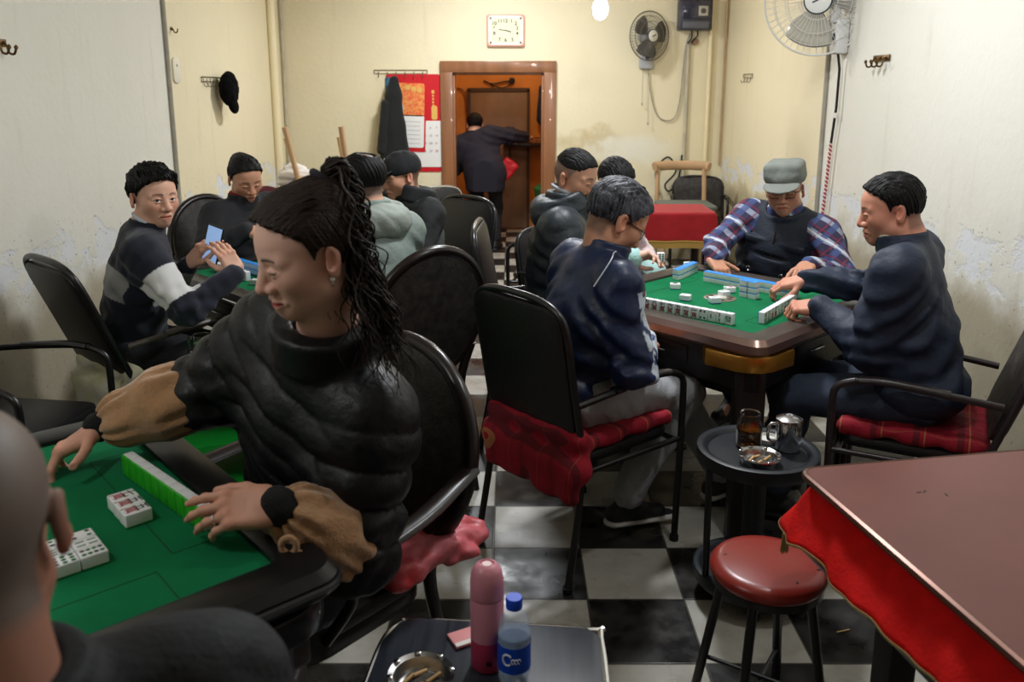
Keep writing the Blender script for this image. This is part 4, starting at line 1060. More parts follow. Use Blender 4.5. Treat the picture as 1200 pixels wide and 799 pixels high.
# ---------------------------------------------------------------- wall fans
def fan(label, loc, wallrot, r_, tilt, yaw, cagem, bladem, hubm, boxm, cords=True):
    """local: wall behind at +y, fan axis points along -y"""
    e = empty('wall_fan', loc, wallrot, label, 'fan')
    R = rz(yaw) @ rx(90 + tilt)          # lathe z -> -y
    c = A(0, -.17, .0)
    T = np.eye(4); T[:3, :3] = R; T[:3, 3] = c
    b = MB(); b.T = T
    def circ(rr, z, n=40): return [(rr * math.cos(2 * math.pi * i / n), rr * math.sin(2 * math.pi * i / n), z) for i in range(n)]
    b.tube(circ(r_, 0), .006, n=8, closed=True)
    for q in (.35, .6, .82): b.tube(circ(r_ * q, .055 * math.cos(q * 1.4)), .0022, n=6, closed=True); b.tube(circ(r_ * q, -.06 * math.cos(q * 1.4)), .0022, n=6, closed=True)
    for i in range(48):
        a = 2 * math.pi * i / 48
        for sgn, hz in ((1, .058), (-1, -.062)):
            b.tube([((r_ * q) * math.cos(a + .12 * (1 - q) * sgn), (r_ * q) * math.sin(a + .12 * (1 - q) * sgn), hz * math.cos(q * 1.57)) for q in (.26, .5, .75, .92, 1.)], .0014, n=5)
    b.build('cage', cagem, e)
    for i in range(3):
        b = MB(); b.T = T; a0 = 2 * math.pi * i / 3 + .3; V = []; Fc = []
        for u in range(9):
            for v in range(9):
                rr = r_ * (.16 + .70 * u / 8); a = a0 + (v / 8 - .5) * (1.05 + .35 * math.sin(u / 8 * 3.1)); V.append((rr * math.cos(a), rr * math.sin(a), .018 * (v / 8 - .5) * 2))
        for u in range(8):
            for v in range(8): Fc.append((u * 9 + v, u * 9 + v + 1, (u + 1) * 9 + v + 1, (u + 1) * 9 + v))
        b.add(V, Fc); o = b.build('blade', bladem, e); md = o.modifiers.new('s', 'SOLIDIFY'); md.thickness = .004
    b = MB(); b.T = T; b.lathe([(0, .066), (r_ * .17, .064), (r_ * .235, .056), (r_ * .24, .045)], n=32); b.build('badge', hubm, e)
    b = MB(); b.T = T; b.box((0, 0, .0668), (r_ * .20, .010, .001), R=rz(25)); b.build('badge_lettering', mat('badge_ink', (60, 60, 66), .5), e)
    b = MB(); b.T = T; b.tube(circ(r_ * .245, .050), .006, n=8, closed=True); b.build('badge_ring', mat('badge_ring', (36, 52, 70), .3), e)
    b = MB(); b.T = T; b.lathe([(0, -.14), (.045, -.13), (.06, -.09), (.055, -.05), (.03, -.01), (.02, .02), (0, .02)], n=24); b.build('motor', boxm, e)
    b = MB(); b.box((0, -.035, -.13 - r_ * .25), (.13, .07, .20), bev=.015); b.box((0, -.07, -.06), (.06, .05, .14), bev=.01); b.build('wall_bracket', boxm, e)
    b = MB(); b.lathe([(.0, .02), (.018, .018), (.02, 0)], (0, -.07, -.13 - r_ * .25), 16, R=rx(90)); b.build('knob', mat('fan_knob', (40, 50, 70), .4), e)
    if cords:
        for x in (-.03, .03):
            b = MB(); L_ = .42 + x * 3; z0 = -.22 - r_ * .25; b.tube([(x, -.05, z0), (x, -.05, z0 - L_)], .0022, n=6); b.lathe([(0, .02), (.007, .012), (.009, 0), (0, -.006)], (x, -.05, z0 - L_), 10); b.build('pull_cord', m_pipeg, e)
    return e
m_cage = mat('cage_grey', (120, 116, 110), .35, metal=.4); m_blade = mat('smoky_blade', (92, 88, 84), .25, trans=.35)
fan('grey wall fan on the back wall left of the electricity meter', (1.235, YB - .002, 2.07), 0, .215, 0, 28, m_cage, m_blade, mat('hub_white', (214, 210, 198), .4), mat('fan_grey', (170, 172, 174), .4))
fan('large pale wall fan high on the right wall', (XR - .002, 5.17, 2.115), -90, .315, 4, 62, mat('cage_pale', (206, 204, 198), .35), mat('clear_blade', (214, 212, 202), .25, trans=.5), mat('hub_pale', (226, 226, 222), .3), mat('fan_pale', (212, 212, 210), .4), False)
b = MB(); b.tube(curve([(1.25, YB - .03, 1.86), (1.28, YB - .02, 1.6), (1.36, YB - .02, 1.36), (1.50, YB - .02, 1.33), (1.56, YB - .02, 1.5), (1.59, YB - .02, 1.95), (1.63, YB - .02, 2.1)], 6), .006); o = b.build('fan_cable', m_pipeg); tag(o, 'loose power cable looping from the small wall fan to the meter', 'cable')
# meter box
e = empty('electricity_meter', (1.655, YB - .002, 2.27), 0, 'dark blue grey electricity meter box on the back wall', 'meter box')
m_mt = mat('meter_case', (66, 67, 78), .35, var=.3, vscale=30)
b = MB(); b.box((0, -.06, 0), (.30, .12, .29), bev=.012); b.build('case', m_mt, e)
b = MB(); b.box((0, -.128, .04), (.25, .02, .17), bev=.006); b.build('cover', mat('meter_cover', (50, 51, 66), .12, coat=.5), e)
b = MB(); b.box((.06, -.142, .02), (.085, .012, .085), bev=.004); b.build('dial_window', mat('meter_window', (176, 172, 160), .3), e)
b = MB(); b.lathe([(0, .006), (.022, .005), (.024, 0)], (.06, -.148, .02), 20, R=rx(90)); b.build('dial', mat('meter_dial', (80, 76, 70), .4), e)
b = MB(); b.box((0, -.125, -.10), (.24, .02, .06), bev=.004); b.build('terminal_cover', mat('meter_term', (92, 92, 100), .4), e)
b = MB(); b.tube(curve([(-.02, -.05, -.14), (-.015, -.05, -.20), (-.05, -.05, -.26)], 5), .007); b.tube(curve([(.03, -.05, -.14), (.035, -.05, -.19), (-.02, -.05, -.25)], 5), .007); b.build('cable', M_BLACKRUB, e)
e = empty('knife_switch', (1.68, YB - .002, 2.03), 0, 'small round switch on the back wall under the meter box', 'switch'); lathe_part('base', [(0, .03), (.03, .028), (.034, 0)], mat('bakelite', (150, 120, 96), .4), e); e.rotation_euler = (rad(90), 0, 0)
# lamps
e = empty('hanging_lamp', (.635, 6.3, 2.19), 0, 'lit white lamp bulb hanging before the back wall', 'lamp')
lathe_part('bulb', [(0, -.10), (.030, -.092), (.050, -.06), (.056, -.025), (.048, .02), (.028, .045), (.02, .065), (0, .066)], mat('lit_bulb', (255, 248, 238), emit=70.), e)
lathe_part('socket', [(0, .06), (.020, .062), (.021, .10), (.012, .12), (0, .121)], M_WHITEPL, e); b = MB(); b.tube([(0, 0, .11), (0, 0, .71)], .003, n=6); b.build('lamp_cord', M_BLACKRUB, e)
def ceiling_lamp(label, x, y, power, size=.34, col=(.94, .97, 1)):
    e = empty('ceiling_lamp', (x, y, ZC - .001), 0, label, 'lamp', 'ceiling lamps')
    lathe_part('lamp_base', [(0, 0), (size * .55, 0), (size * .55, -.02), (0, -.021)], M_WHITEPL, e)
    l = bpy.data.lights.new('lamp_light', 'AREA'); l.shape = 'DISK'; l.size = size; l.energy = power; l.color = col; o = bpy.data.objects.new('lamp_light', l); C.objects.link(o); o.location = (x, y, ZC - .03)
ceiling_lamp('round lamp on the ceiling above the middle of the room', .55, 3.7, LAMP_MID)
for lb, lx, ly, pw in (('bare bulb lamp hanging above the front right tables', .85, 2.15, LAMP_FRONT), ('added fill lamp hanging out of view over the front left table', -1.35, .95, FILL_LEFT)):  # the front left one is an added, unseen lamp brightening the woman's face
    e = empty('pendant_lamp', (lx, ly, 2.30), 0, lb, 'lamp')
    lathe_part('socket', [(0, .03), (.020, .032), (.021, .09), (0, .10)], M_WHITEPL, e); b = MB(); b.tube([(0, 0, .09), (0, 0, .599)], .003, n=6); b.build('lamp_cord', M_BLACKRUB, e)
    l = bpy.data.lights.new('bulb_light', 'POINT'); l.energy = pw; l.shadow_soft_size = .06; l.color = (.96, .98, 1); o = bpy.data.objects.new('bulb_light', l); C.objects.link(o); o.location = (lx, ly, 2.24)
ceiling_lamp('round lamp on the ceiling near the back wall', -.2, 6.6, LAMP_BACK)
l = bpy.data.lights.new('room_light', 'POINT'); l.energy = LAMP_REAR; l.shadow_soft_size = .06; l.color = (1, .8, .55); o = bpy.data.objects.new('room_light', l); C.objects.link(o); o.location = (.1, 8.7, 2.5)
l = bpy.data.lights.new('bulb_light', 'POINT'); l.energy = LAMP_BULB; l.shadow_soft_size = .05; l.color = (1, .98, .95); o = bpy.data.objects.new('bulb_light', l); C.objects.link(o); o.location = (.635, 6.3, 2.02)
w = bpy.data.worlds.new('world'); bpy.context.scene.world = w; w.use_nodes = True; w.node_tree.nodes['Background'].inputs[0].default_value = (.5, .6, .8, 1); w.node_tree.nodes['Background'].inputs[1].default_value = .05
# camera
cd = bpy.data.cameras.new('camera'); cam = bpy.data.objects.new('camera', cd); C.objects.link(cam)
cam.location = (0, 0, 1.6); cam.rotation_euler = (rad(90 - 12.31), 0, 0); cd.sensor_width = 36; cd.lens = 985 / 1200 * 36; cd.shift_y = -(399.5 - 320) / 1200; cd.clip_start = .05
cd.dof.use_dof = True; cd.dof.focus_distance = 2.9; cd.dof.aperture_fstop = 4.5
sc = bpy.context.scene; sc.view_settings.view_transform = 'Standard'; sc.view_settings.look = 'None'; sc.view_settings.gamma = 1; sc.view_settings.exposure = EXPOSURE; sc.view_settings.use_curve_mapping = False
sc.cycles.use_denoising = True; sc.cycles.max_bounces = 8; sc.cycles.transparent_max_bounces = 8; sc.cycles.caustics_reflective = False; sc.cycles.caustics_refractive = False; sc.cycles.sample_clamp_indirect = 4

# ---------------------------------------------------------------- chairs in the room
cg = 'padded metal armchairs around the tables'
m_flower = mat('flowered_cover', (206, 202, 192), .8, var=.9, vscale=13, col2=(196, 194, 140), bump=.3, bscale=60)
metal_chair('black padded metal armchair with red checked cushion, under the man in grey trousers', .255, 2.82, 39, cushion='overhang', group=cg)
metal_chair('black metal armchair with red checked cushion under the man in plain navy jacket', 1.42, 2.79, 152, back='mesh', cushion='flat', group=cg, mf=mat('brown_black_metal', (44, 36, 38), .35, spec=.6), top=1.0, lean=.16)
metal_chair('black padded metal armchair with pale flowered cushion under the man holding a phone', -1.50, 3.45, 50, cushion='overhang', group=cg, cmat=m_flower, grip=mat('arm_grip', (86, 78, 72), .4), lean=.20, top=.97)
metal_chair('empty dark armchair with woven back against the left wall at the photo edge', -1.80, 2.82, -8, back='mesh', group=cg, lean=.13)
metal_chair('black padded metal armchair behind the man in the black cap and vest', -.47, 4.52, 225, group=cg, top=1.0)
metal_chair('black padded metal armchair under the man in the black hooded puffer jacket', .16, 3.80, -4, group=cg, top=1.0)
metal_chair('empty dark metal chair near the doorway, behind the man in the puffer jacket', .26, 5.45, 170, group=cg, top=1.03)
metal_chair('black upholstered chair against the back wall behind the red draped table', 1.70, 7.62, -100, back='mesh', group=cg, top=.80)
metal_chair('chair with pale curved back standing left of the doorway', -.50, 6.95, -60, group=cg, top=.78, mf=mat('pale_metal', (170, 168, 160), .3, metal=.5))
metal_chair('dark metal armchair under the man in the grey cap', 1.35, 4.22, 223, group=cg, top=.9)
metal_chair('dark metal armchair under the person in the pink coat', .38, 4.42, -47, group=cg, top=.85)
og = 'oval backed wooden armchairs'
oval_chair('dark wooden armchair with oval back under the woman in the black puffer jacket', -.50, 1.86, -130, .96, .30, group=og)
oval_chair('dark wooden armchair with worn oval back behind the grey green hooded man', -.50, 3.28, 128, 1.03, group=og)
oval_chair('dark wooden armchair with oval back behind the woman in black with the red collar', -1.50, 4.55, -42, 1.0, group=og)
metal_chair('black armchair under the near man with the shaved grey head', -.44, .60, 131, group=cg, top=.86)

# ---------------------------------------------------------------- tables
m_rose = mat('rose_brown_frame', (158, 128, 118), .28, metal=.7, spec=.6); m_tbody = mat('table_body_dark', (30, 25, 24), .4)
m_blackframe = mat('black_frame', (13, 13, 16), .34, spec=.5)
RT = ((.852, 3.341), 43, .766); FT = ((-1.02, 1.395), -48.5, .766); LT = ((-.98, 3.85), 45, .766)
game_table('green felt mahjong table with brown metallic frame and brass corners at the right', .852, 3.341, 43, m_rose, m_tbody, corner=mat('brass_corner', (196, 140, 58), .32, metal=.7, var=.2), dial=True, fm2=mat('dark_rim', (62, 54, 50), .35, spec=.6))
game_table('green felt mahjong table with black frame at the left behind the woman', -.98, 3.85, 45, mat('grey_black_frame', (44, 40, 38), .35), m_tbody, edge=M_STEEL, legm=m_tbody)
game_table('green felt mahjong table with glossy black frame in the foreground', -1.02, 1.395, -48.5, m_blackframe, mat('table_body_brown', (46, 36, 32), .35), size=1.03, corner=mat('corner_black', (24, 24, 27), .25), edge=mat('edge_grey', (44, 44, 46), .3, metal=.3))

# brown board table with the red cloth at the right edge
R10 = rz(10); bc = (1.262, 1.500)
e = empty('covered_table', (bc[0], bc[1], 0), 10, 'dark square table hidden under the red velvet cloth at the right edge', 'table')
b = MB(); b.box((0, 0, .602), (1.13, .78, .05), bev=.02, seg=4); b.build('table_frame', mat('dark_table_edge', (34, 30, 30), .35), e)
b = MB(); b.box((0, 0, .70), (.86, .60, .08), bev=.01); b.build('table_top', m_tbody, e)
b = MB(); b.box((0, 0, .53), (.80, .56, .13), bev=.01); b.build('body', m_tbody, e)
for sx in (1, -1):
    for sy in (1, -1): b = MB(); b.box((sx * .36, sy * .24, .24), (.07, .07, .48), bev=.01); b.build('leg', m_tbody, e)
e = empty('table_board', (bc[0], bc[1], .752), 10, 'large brown laminate board with dark metal edge lying over the red cloth', 'board')
b = MB(); b.prism(rrect(1.10, .74, .035), -.008, .008); b.build('board', mat('brown_laminate', (116, 64, 58), .38, var=.16, vscale=5, spec=.45), e)
b = MB(); lp = [(px, py, 0) for px, py in rrect(1.104, .744, .037)]; b.tube(lp, .0095, n=8, closed=True, flat=1.); b.build('edge_band', mat('bronze_edge', (92, 64, 54), .3, metal=.7), e)
b = MB()
for px, py, a, c in ((-.36, .22, 10, 0), (-.345, .222, 40, 0), (-.31, .2, 70, 0)): b.box((px, py, .0083), (.012, .004, .0006), R=rz(a))
b.build('scorch_mark', mat('scorch', (46, 26, 20), .6), e)
# velvet cloth: flares out from under the board with folds
e = empty('velvet_cloth', (bc[0], bc[1], 0), 10, 'red velvet cloth hanging out from under the brown board', 'tablecloth')
per = []; hw_, hh_ = .50, .335
for i in range(60): per.append((-hw_, -hh_ + 2 * hh_ * i / 60, -1, 0))
for i in range(12): a = math.pi - i * math.pi / 2 / 12; per.append((-hw_ + .0 + .0 * math.cos(a), hh_, math.cos(a), math.sin(a)))
for i in range(60): per.append((-hw_ + 2 * hw_ * i / 60, hh_, 0, 1))
V = []; Fc = []; nr = 14
for i, (px, py, nx_, ny_) in enumerate(per):
    for j in range(nr):
        t = j / (nr - 1); s_ = i / 6.
        ridge = .010 * math.sin(i * .30 + 4.2 * t + 1.5 * math.sin(i * .11)) * (.25 + t) + .0045 * math.sin(i * .8 + 6 * t)
        out = .012 + .085 * t ** .8 + ridge * (1 - .3 * t); drop = .735 - .105 * t - .004 * math.sin(i * .35) * t
        if 54 < i < 78: drop -= .022 * t * math.sin((i - 54) / 24 * math.pi)
        V.append((px + nx_ * out, py + ny_ * out, drop))
for i in range(len(per) - 1):
    for j in range(nr - 1): Fc.append((i * nr + j, i * nr + j + 1, (i + 1) * nr + j + 1, (i + 1) * nr + j))
b = MB(); b.add(V, Fc); m_velvet = mat('red_velvet', (200, 10, 6), .8, spec=.2, var=.2, vscale=30, bump=.2, bscale=120); o = b.build('skirt', m_velvet, e, smooth=None); md = o.modifiers.new('s', 'SOLIDIFY'); md.thickness = .004
b = MB(); b.prism(rrect(1.0, .67, .02), .735, .7425); b.build('cloth_top', m_velvet, e)
b = MB(); V2 = [V[k * nr + nr - 1] for k in range(len(per))]; b.tube([(x, y, z) for x, y, z in V2], .0045, n=6); b.build('hem', mat('hem_gold', (150, 128, 82), .8), e)
b = MB(); p0 = V2[62]
for k in range(11): dx = (k - 5) * .0012; b.tube([(p0[0] + dx, p0[1] + .001, p0[2]), (p0[0] + dx * 1.6, p0[1] + .001 + .002 * (k % 2), p0[2] - .045 - .004 * (k % 3))], .0014, n=5)
b.build('fringe', mat('fringe_gold', (164, 138, 86), .8), e)

# red topped stool
e = empty('stool', (.632, 1.874, 0), 12, 'round stool with shiny red brown seat and black legs', 'stool')
lathe_part('seat', [(0, .466), (.11, .465), (.131, .460), (.140, .450), (.141, .440), (.134, .428), (0, .426)], mat('red_brown_vinyl', (140, 42, 34), .3, spec=.5, var=.12, vscale=14), e, 48)
lathe_part('seat_rim', [(.128, .428), (.134, .426), (.134, .408), (.128, .405), (.0, .406)], M_BLACKMETAL, e, 40)
for i in range(4):
    a = math.pi / 4 + i * math.pi / 2; b = MB(); b.tube([(.105 * math.cos(a), .105 * math.sin(a), .41), (.175 * math.cos(a), .175 * math.sin(a), .0)], .012, n=12); b.build('leg', M_BLACKMETAL, e)
b = MB(); q = .155
for i in range(2): a = math.pi / 4 + i * math.pi / 2; b.tube([(q * math.cos(a), q * math.sin(a), .13 + .01 * i), (-q * math.cos(a), -q * math.sin(a), .13 + .01 * i)], .006, n=8)
b.build('stretcher', M_BLACKMETAL, e)
b = MB()
for (px, py, a) in ((-.09, .05, 20), (.02, -.10, 60), (.10, -.06, 10)): b.box((px, py, .4662 if abs(px) + abs(py) < .13 else .4645), (.010, .004, .002), R=rz(a))
b.build('tear_mark', mat('tear', (40, 14, 12), .7), e)

# two tier round side table with what stands on it
sx, sy = .765, 2.44
e = empty('side_table', (sx, sy, 0), 0, 'small round black two tier side table beside the red stool', 'side table')
m_tray = mat('dark_blue_black_plastic', (26, 31, 38), .42, var=.25, vscale=16)
for nm, z, r_ in (('top_tray', .50, .187), ('lower_tray', .095, .180)):
    lathe_part(nm, [(0, z), (r_ * .80, z), (r_ * .84, z + .010), (r_ * .93, z + .016), (r_ * .99, z + .012), (r_, z - .010), (r_ * .97, z - .030), (r_ * .9, z - .034), (0, z - .030)], m_tray, e, 56)
for i in range(3):
    a = rad(200 + 120 * i); b = MB(); b.tube([(.172 * math.cos(a), .172 * math.sin(a), .48), (.166 * math.cos(a), .166 * math.sin(a), .07)], .011, n=10); b.build('post', M_BLACKMETAL, e)
b = MB(); b.lathe([(.04, .47), (.034, .40), (.034, .16), (.045, .10)], n=20); b.build('column', m_tray, e)
for i in range(3):
    a = rad(140 + 120 * i); b = MB(); b.lathe([(.016, .066), (.02, .02), (.018, 0), (0, 0)], (.13 * math.cos(a), .13 * math.sin(a), 0), 12); b.build('foot', M_BLACKRUB, e)
zt = .501
e = empty('glass_jar', (.746, 2.475, zt), 0, 'open glass jar of brown tea on the round side table', 'jar')
lathe_part('jar', [(0, .001), (.034, .001), (.039, .008), (.0405, .05), (.038, .082), (.031, .094), (.0305, .110), (.033, .112), (.0325, .114), (.0290, .113), (.0285, .094), (.0355, .081), (.038, .05), (.0365, .010), (0, .005)], M_GLASS, e, 40)
lathe_part('tea', [(0, .0055), (.036, .0105), (.0374, .05), (.0372, .062), (0, .062)], M_TEA, e, 36)
b = MB(); rs = random.Random(3)
for i in range(26): p = A(rs.uniform(-.02, .02), rs.uniform(-.02, .02), rs.uniform(.01, .058)); d = A(rs.uniform(-1, 1), rs.uniform(-1, 1), rs.uniform(-.4, .4)) * .008; b.tube([p - d, p, p + d * .8 + A(0, 0, .003)], .0018, n=5)
tag(b.build('tea_leaves', mat('tea_leaf', (116, 70, 22), .8), e), kind='stuff')
e = empty('jar_lid', (.822, 2.520, zt), 0, 'white round jar lid on the side table behind the steel cup', 'lid'); lathe_part('lid', [(0, .004), (.031, .004), (.034, .012), (.036, .012), (.036, 0), (0, 0)], M_WHITEPL, e, 32)
e = empty('steel_cup', (.862, 2.455, zt), 0, 'shiny steel cup with lid on the round side table', 'cup')
lathe_part('cup', [(0, .001), (.036, .001), (.039, .005), (.039, .095), (.036, .096), (.036, .01), (0, .008)], M_CHROME, e, 40)
b = MB(); b.lathe([(0, .112), (.018, .111), (.032, .106), (.040, .102), (.041, .094), (.0, .094)], n=40); b.build('lid', M_STEEL, e)
b = MB(); b.lathe([(.004, .113), (.010, .114), (.012, .112)], n=20); b.build('lid_ring', M_GREYPL, e); b = MB(); b.tube(curve([(-.038, 0, .085), (-.060, 0, .080), (-.062, 0, .035), (-.038, 0, .028)], 5), .005); b.build('handle', M_CHROME, e)
o = ashtray('steel ashtray with cigarette butts on the round side table', .745, 2.352, zt, .062)

# tray table in the foreground with thermos, bottle, ashtray
e = empty('tray_table', (-.045, 1.385, 0), -2, 'small dark table with silver edge in the front of the room', 'side table')
b = MB(); b.prism([(-.245, -.23), (.22, -.23), (.22, .16), (.195, .185), (-.155, .205), (-.20, .19), (-.225, .13)], .478, .499, bev=.002); b.build('top', mat('dark_streaked_top', (30, 34, 42), .35, var=.45, vscale=60, col2=(58, 62, 72), stretch=(1, .06, 1)), e)
b = MB(); b.tube(curve([(-.247, -.232, .489), (-.238, -.05, .489), (-.227, .13, .489), (-.20, .193, .489), (-.155, .207, .489), (.195, .188, .489), (.223, .16, .489), (.223, -.232, .489)], 5), .0075, n=8); b.build('edge_band', M_CHROME, e)
for px, py in ((-.19, -.19), (.18, -.19), (.18, .14), (-.18, .15)): b = MB(); b.tube([(px, py, .478), (px * 1.08, py * 1.08, 0)], .012); b.build('leg', M_BLACKMETAL, e)
e = empty('thermos', (-.048, 1.445, .5), 0, 'pink thermos flask with dark pink base on the front tray table', 'thermos')
m_pk = mat('pink_steel', (214, 140, 156), .35, var=.08); m_dp = mat('dark_pink_steel', (196, 62, 98), .35)
lathe_part('lower_band', [(0, .001), (.029, .001), (.0325, .006), (.0325, .066)], m_dp, e, 40); lathe_part('upper_body', [(.0325, .066), (.0325, .150), (.0318, .152)], m_pk, e, 40)
lathe_part('lid', [(.0318, .153), (.0325, .155), (.0325, .185), (.0290, .205), (.021, .217), (.0145, .220), (.0135, .2165), (.012, .2165), (.0, .2165)], m_pk, e, 40)
lathe_part('lid_button', [(.0105, .2170), (.009, .2195), (0, .2195)], mat('pale_pink', (232, 196, 200), .3), e, 24)
b = MB(); b.box((.004, -.0322, .025), (.011, .0018, .011), bev=.0006); b.build('label_square', mat('label_dark', (50, 14, 34), .4), e)
e = empty('water_bottle', (.004, 1.405, .5), 0, 'clear plastic water bottle with blue cap and blue label on the front tray table', 'bottle')
m_pet = mat('clear_pet', (206, 220, 238), .08, spec=.8, alpha=.17)
lathe_part('bottle', [(0, .001), (.022, .001), (.030, .006), (.0315, .020), (.030, .028), (.0315, .036), (.0315, .085), (.030, .088), (.0315, .094), (.0315, .108), (.028, .128), (.018, .146), (.0135, .150), (.0135, .168), (.0125, .168), (.0125, .151), (.0270, .127), (.0305, .107), (.0305, .02), (.028, .008), (0, .004)], m_pet, e, 40)
lathe_part('water', [(0, .0045), (.0275, .0085), (.0302, .021), (.0302, .100), (0, .100)], mat('water', (170, 200, 240), .05, spec=.6, alpha=.28), e, 36)
lathe_part('label', [(.0319, .032), (.0319, .086)], mat('blue_label', (20, 74, 196), .35), e, 40)
b = MB()
onb = lambda x, z: (.0322 * math.cos(rad(-100) + x / .0322), .0322 * math.sin(rad(-100) + x / .0322), z)
b.tube([onb(-.008 + .009 * math.cos(t), .062 + .011 * math.sin(t)) for t in [.7 + i * .3 for i in range(17)]], .0020, n=6)
for x in (.003, .009, .015): b.tube([onb(x + .003 * math.cos(t), .060 + .0045 * math.sin(t)) for t in [i * .5 for i in range(11)]], .0012, n=5)
b.build('label_print', mat('label_white', (226, 232, 246), .4), e)
lathe_part('cap', [(.0150, .153), (.0158, .155), (.0158, .172), (.0145, .175), (0, .175)], mat('blue_cap', (30, 78, 212), .35), e, 32)
ashtray('large steel ashtray on the front tray table at the bottom edge', -.172, 1.385, .5, .062)
e = empty('paper_packet', (-.085, 1.530, .5005), 28, 'flat pink and white paper packet beside the thermos', 'packet')
b = MB(); b.box((0, 0, .003), (.085, .05, .006), bev=.002); b.build('packet', mat('packet_pink', (226, 150, 152), .5), e); b = MB(); b.box((0, -.018, .0062), (.083, .012, .0006)); b.build('white_band', M_WHITEPL, e)

# green tiered rack with the mug, behind the woman
e = empty('shelf_rack', (-1.13, 3.0, 0), 18, 'green plastic tiered rack with pale legs behind the woman in the puffer jacket', 'rack')
for z in (.555, .35, .17):
    b = MB(); b.prism(rrect(.42, .36, .03), z - .012, z, bev=.003); b.prism([(x * 1.02, y * 1.02) for x, y in rrect(.42, .36, .03)], z - .035, z - .010); b.build('shelf', M_GREENPL, e)
for px in (.17, -.17):
    for py in (.14, -.14): b = MB(); b.box((px, py, .27), (.022, .022, .54), bev=.004); b.build('leg', mat('worn_pale_metal', (150, 146, 136), .5, var=.3), e)
def mug(label, x, y, z):
    e = empty('glass_mug', (x, y, z), 160, label, 'mug')
    lathe_part('mug', [(0, .001), (.036, .001), (.038, .006), (.039, .115), (.0365, .115), (.0355, .010), (0, .007)], M_GLASS, e, 36); lathe_part('tea', [(0, .0075), (.0352, .0105), (.0360, .078), (0, .078)], mat('dark_tea', (110, 58, 16), .08, trans=.6, ior=1.33), e, 32)
    lathe_part('tea_leaves', [(0, .0785), (.034, .0785), (.034, .086), (0, .087)], mat('green_leaf', (60, 110, 40), .8, var=.5, vscale=200), e, 24)
    b = MB(); b.tube(curve([(.038, 0, .098), (.064, 0, .094), (.068, 0, .045), (.038, 0, .028)], 6), .0055); b.build('handle', M_GLASS, e); return e
mug('glass mug of tea with floating green leaves on the green rack', -1.20, 3.13, .556)
e = empty('steel_mug', (-1.00, 3.06, .556), 0, 'steel mug with a lid on the green rack, just behind the woman', 'mug'); lathe_part('cup', [(0, .001), (.038, .001), (.040, .006), (.040, .17), (.037, .172), (.0, .172)], M_STEEL, e, 32); lathe_part('lid', [(.041, .165), (.042, .178), (.03, .186), (0, .188)], M_CHROME, e, 32)
# pink bag on the woman's chair
e = empty('cushion_bag', (-.36, 1.98, .462), -130, 'pink and red patterned plastic cushion bag squashed behind the woman on her chair', 'bag')
F = Field((-.28, -.30, -.06), (.28, .30, .16), .006); F.u(rbox((-.02, .02, .035), (.17, .235, .034), .032), 0); F.u(caps((-.05, .24, .04), (-.10, .275, .02), .028, .008), .04); F.disp(wrinkle(.008, 38, 8)); V, Q = F.mesh()
link('bag', raw_mesh('bag', V, Q, mat('pink_bag', (226, 138, 150), .4, var=.9, vscale=13, col2=(190, 34, 42), bump=.3, bscale=40)), e)
# bits on the floor
e = empty('matchstick', (1.0, 2.25, .003), 15, 'pale matchstick lying on the dark floor tile right of the stool', 'matchstick'); b = MB(); b.tube([(-.022, 0, 0), (.022, 0, .001)], .0022, n=6); b.build('stick', mat('match_wood', (210, 176, 116), .7), e); b = MB(); b.lathe([(0, .003), (.003, 0), (0, -.003)], (.023, 0, .001), 8); b.build('match_head', mat('match_head', (90, 40, 30), .7), e)

# ---------------------------------------------------------------- back of the room
# red draped table with gold fringe
e = empty('square_table', (1.0, 5.95, 0), 0, 'dark square table under the red fringed cloth in the back right corner', 'table')
b = MB(); b.box((0, 0, .755), (.80, .46, .03), bev=.005); b.build('table_top', M_DARKWOOD, e); b = MB(); b.box((0, 0, .70), (.72, .40, .08)); b.build('apron', M_DARKWOOD, e)
for px in (1, -1):
    for py in (1, -1): b = MB(); b.box((px * .35, py * .18, .37), (.05, .05, .74), bev=.006); b.build('leg', M_DARKWOOD, e)
e = empty('fringed_cloth', (1.0, 5.95, .772), 0, 'red tablecloth with gold fringe draped over the back right table', 'tablecloth')
V = []; Fc = []; nu, nv = 44, 40
for i in range(nu):
    for j in range(nv):
        u = -.28 + .86 * i / (nu - 1); v = -.42 + .64 * j / (nv - 1); x, y, z = u, v, .004
        fx_ = max(0, u - .40); fy = max(0, -.232 - v); 
        if fy > 0: y = -.237 - .03 * fy / .2 - .012 * math.sin(u * 26) * fy / .2; z = -fy * 1.02
        if fx_ > 0: x = .405 + .02 * fx_ / .18; z = min(z, -fx_ * 1.02) if fy == 0 else -max(fx_, fy) - .3 * min(fx_, fy)
        V.append((x, y, z))
for i in range(nu - 1):
    for j in range(nv - 1): Fc.append((i * nv + j, (i + 1) * nv + j, (i + 1) * nv + j + 1, i * nv + j + 1))
b = MB(); b.add(V, Fc); o = b.build('cloth', mat('red_cloth', (158, 14, 24), .85, sheen=.1, var=.2, vscale=20), e, smooth=None); md = o.modifiers.new('s', 'SOLIDIFY'); md.thickness = .004
b = MB(); low = [V[i * nv] for i in range(nu)]
for i in range(nu - 1):
    for q in range(3): t = q / 3; p = A(*low[i]) * (1 - t) + A(*low[i + 1]) * t; b.tube([p, p + A(0, -.004, -.045)], .0045, n=5)
b.tube([A(*p) + A(0, -.003, 0) for p in low], .007, n=6); b.build('fringe', mat('gold_fringe', (170, 136, 66), .7), e)
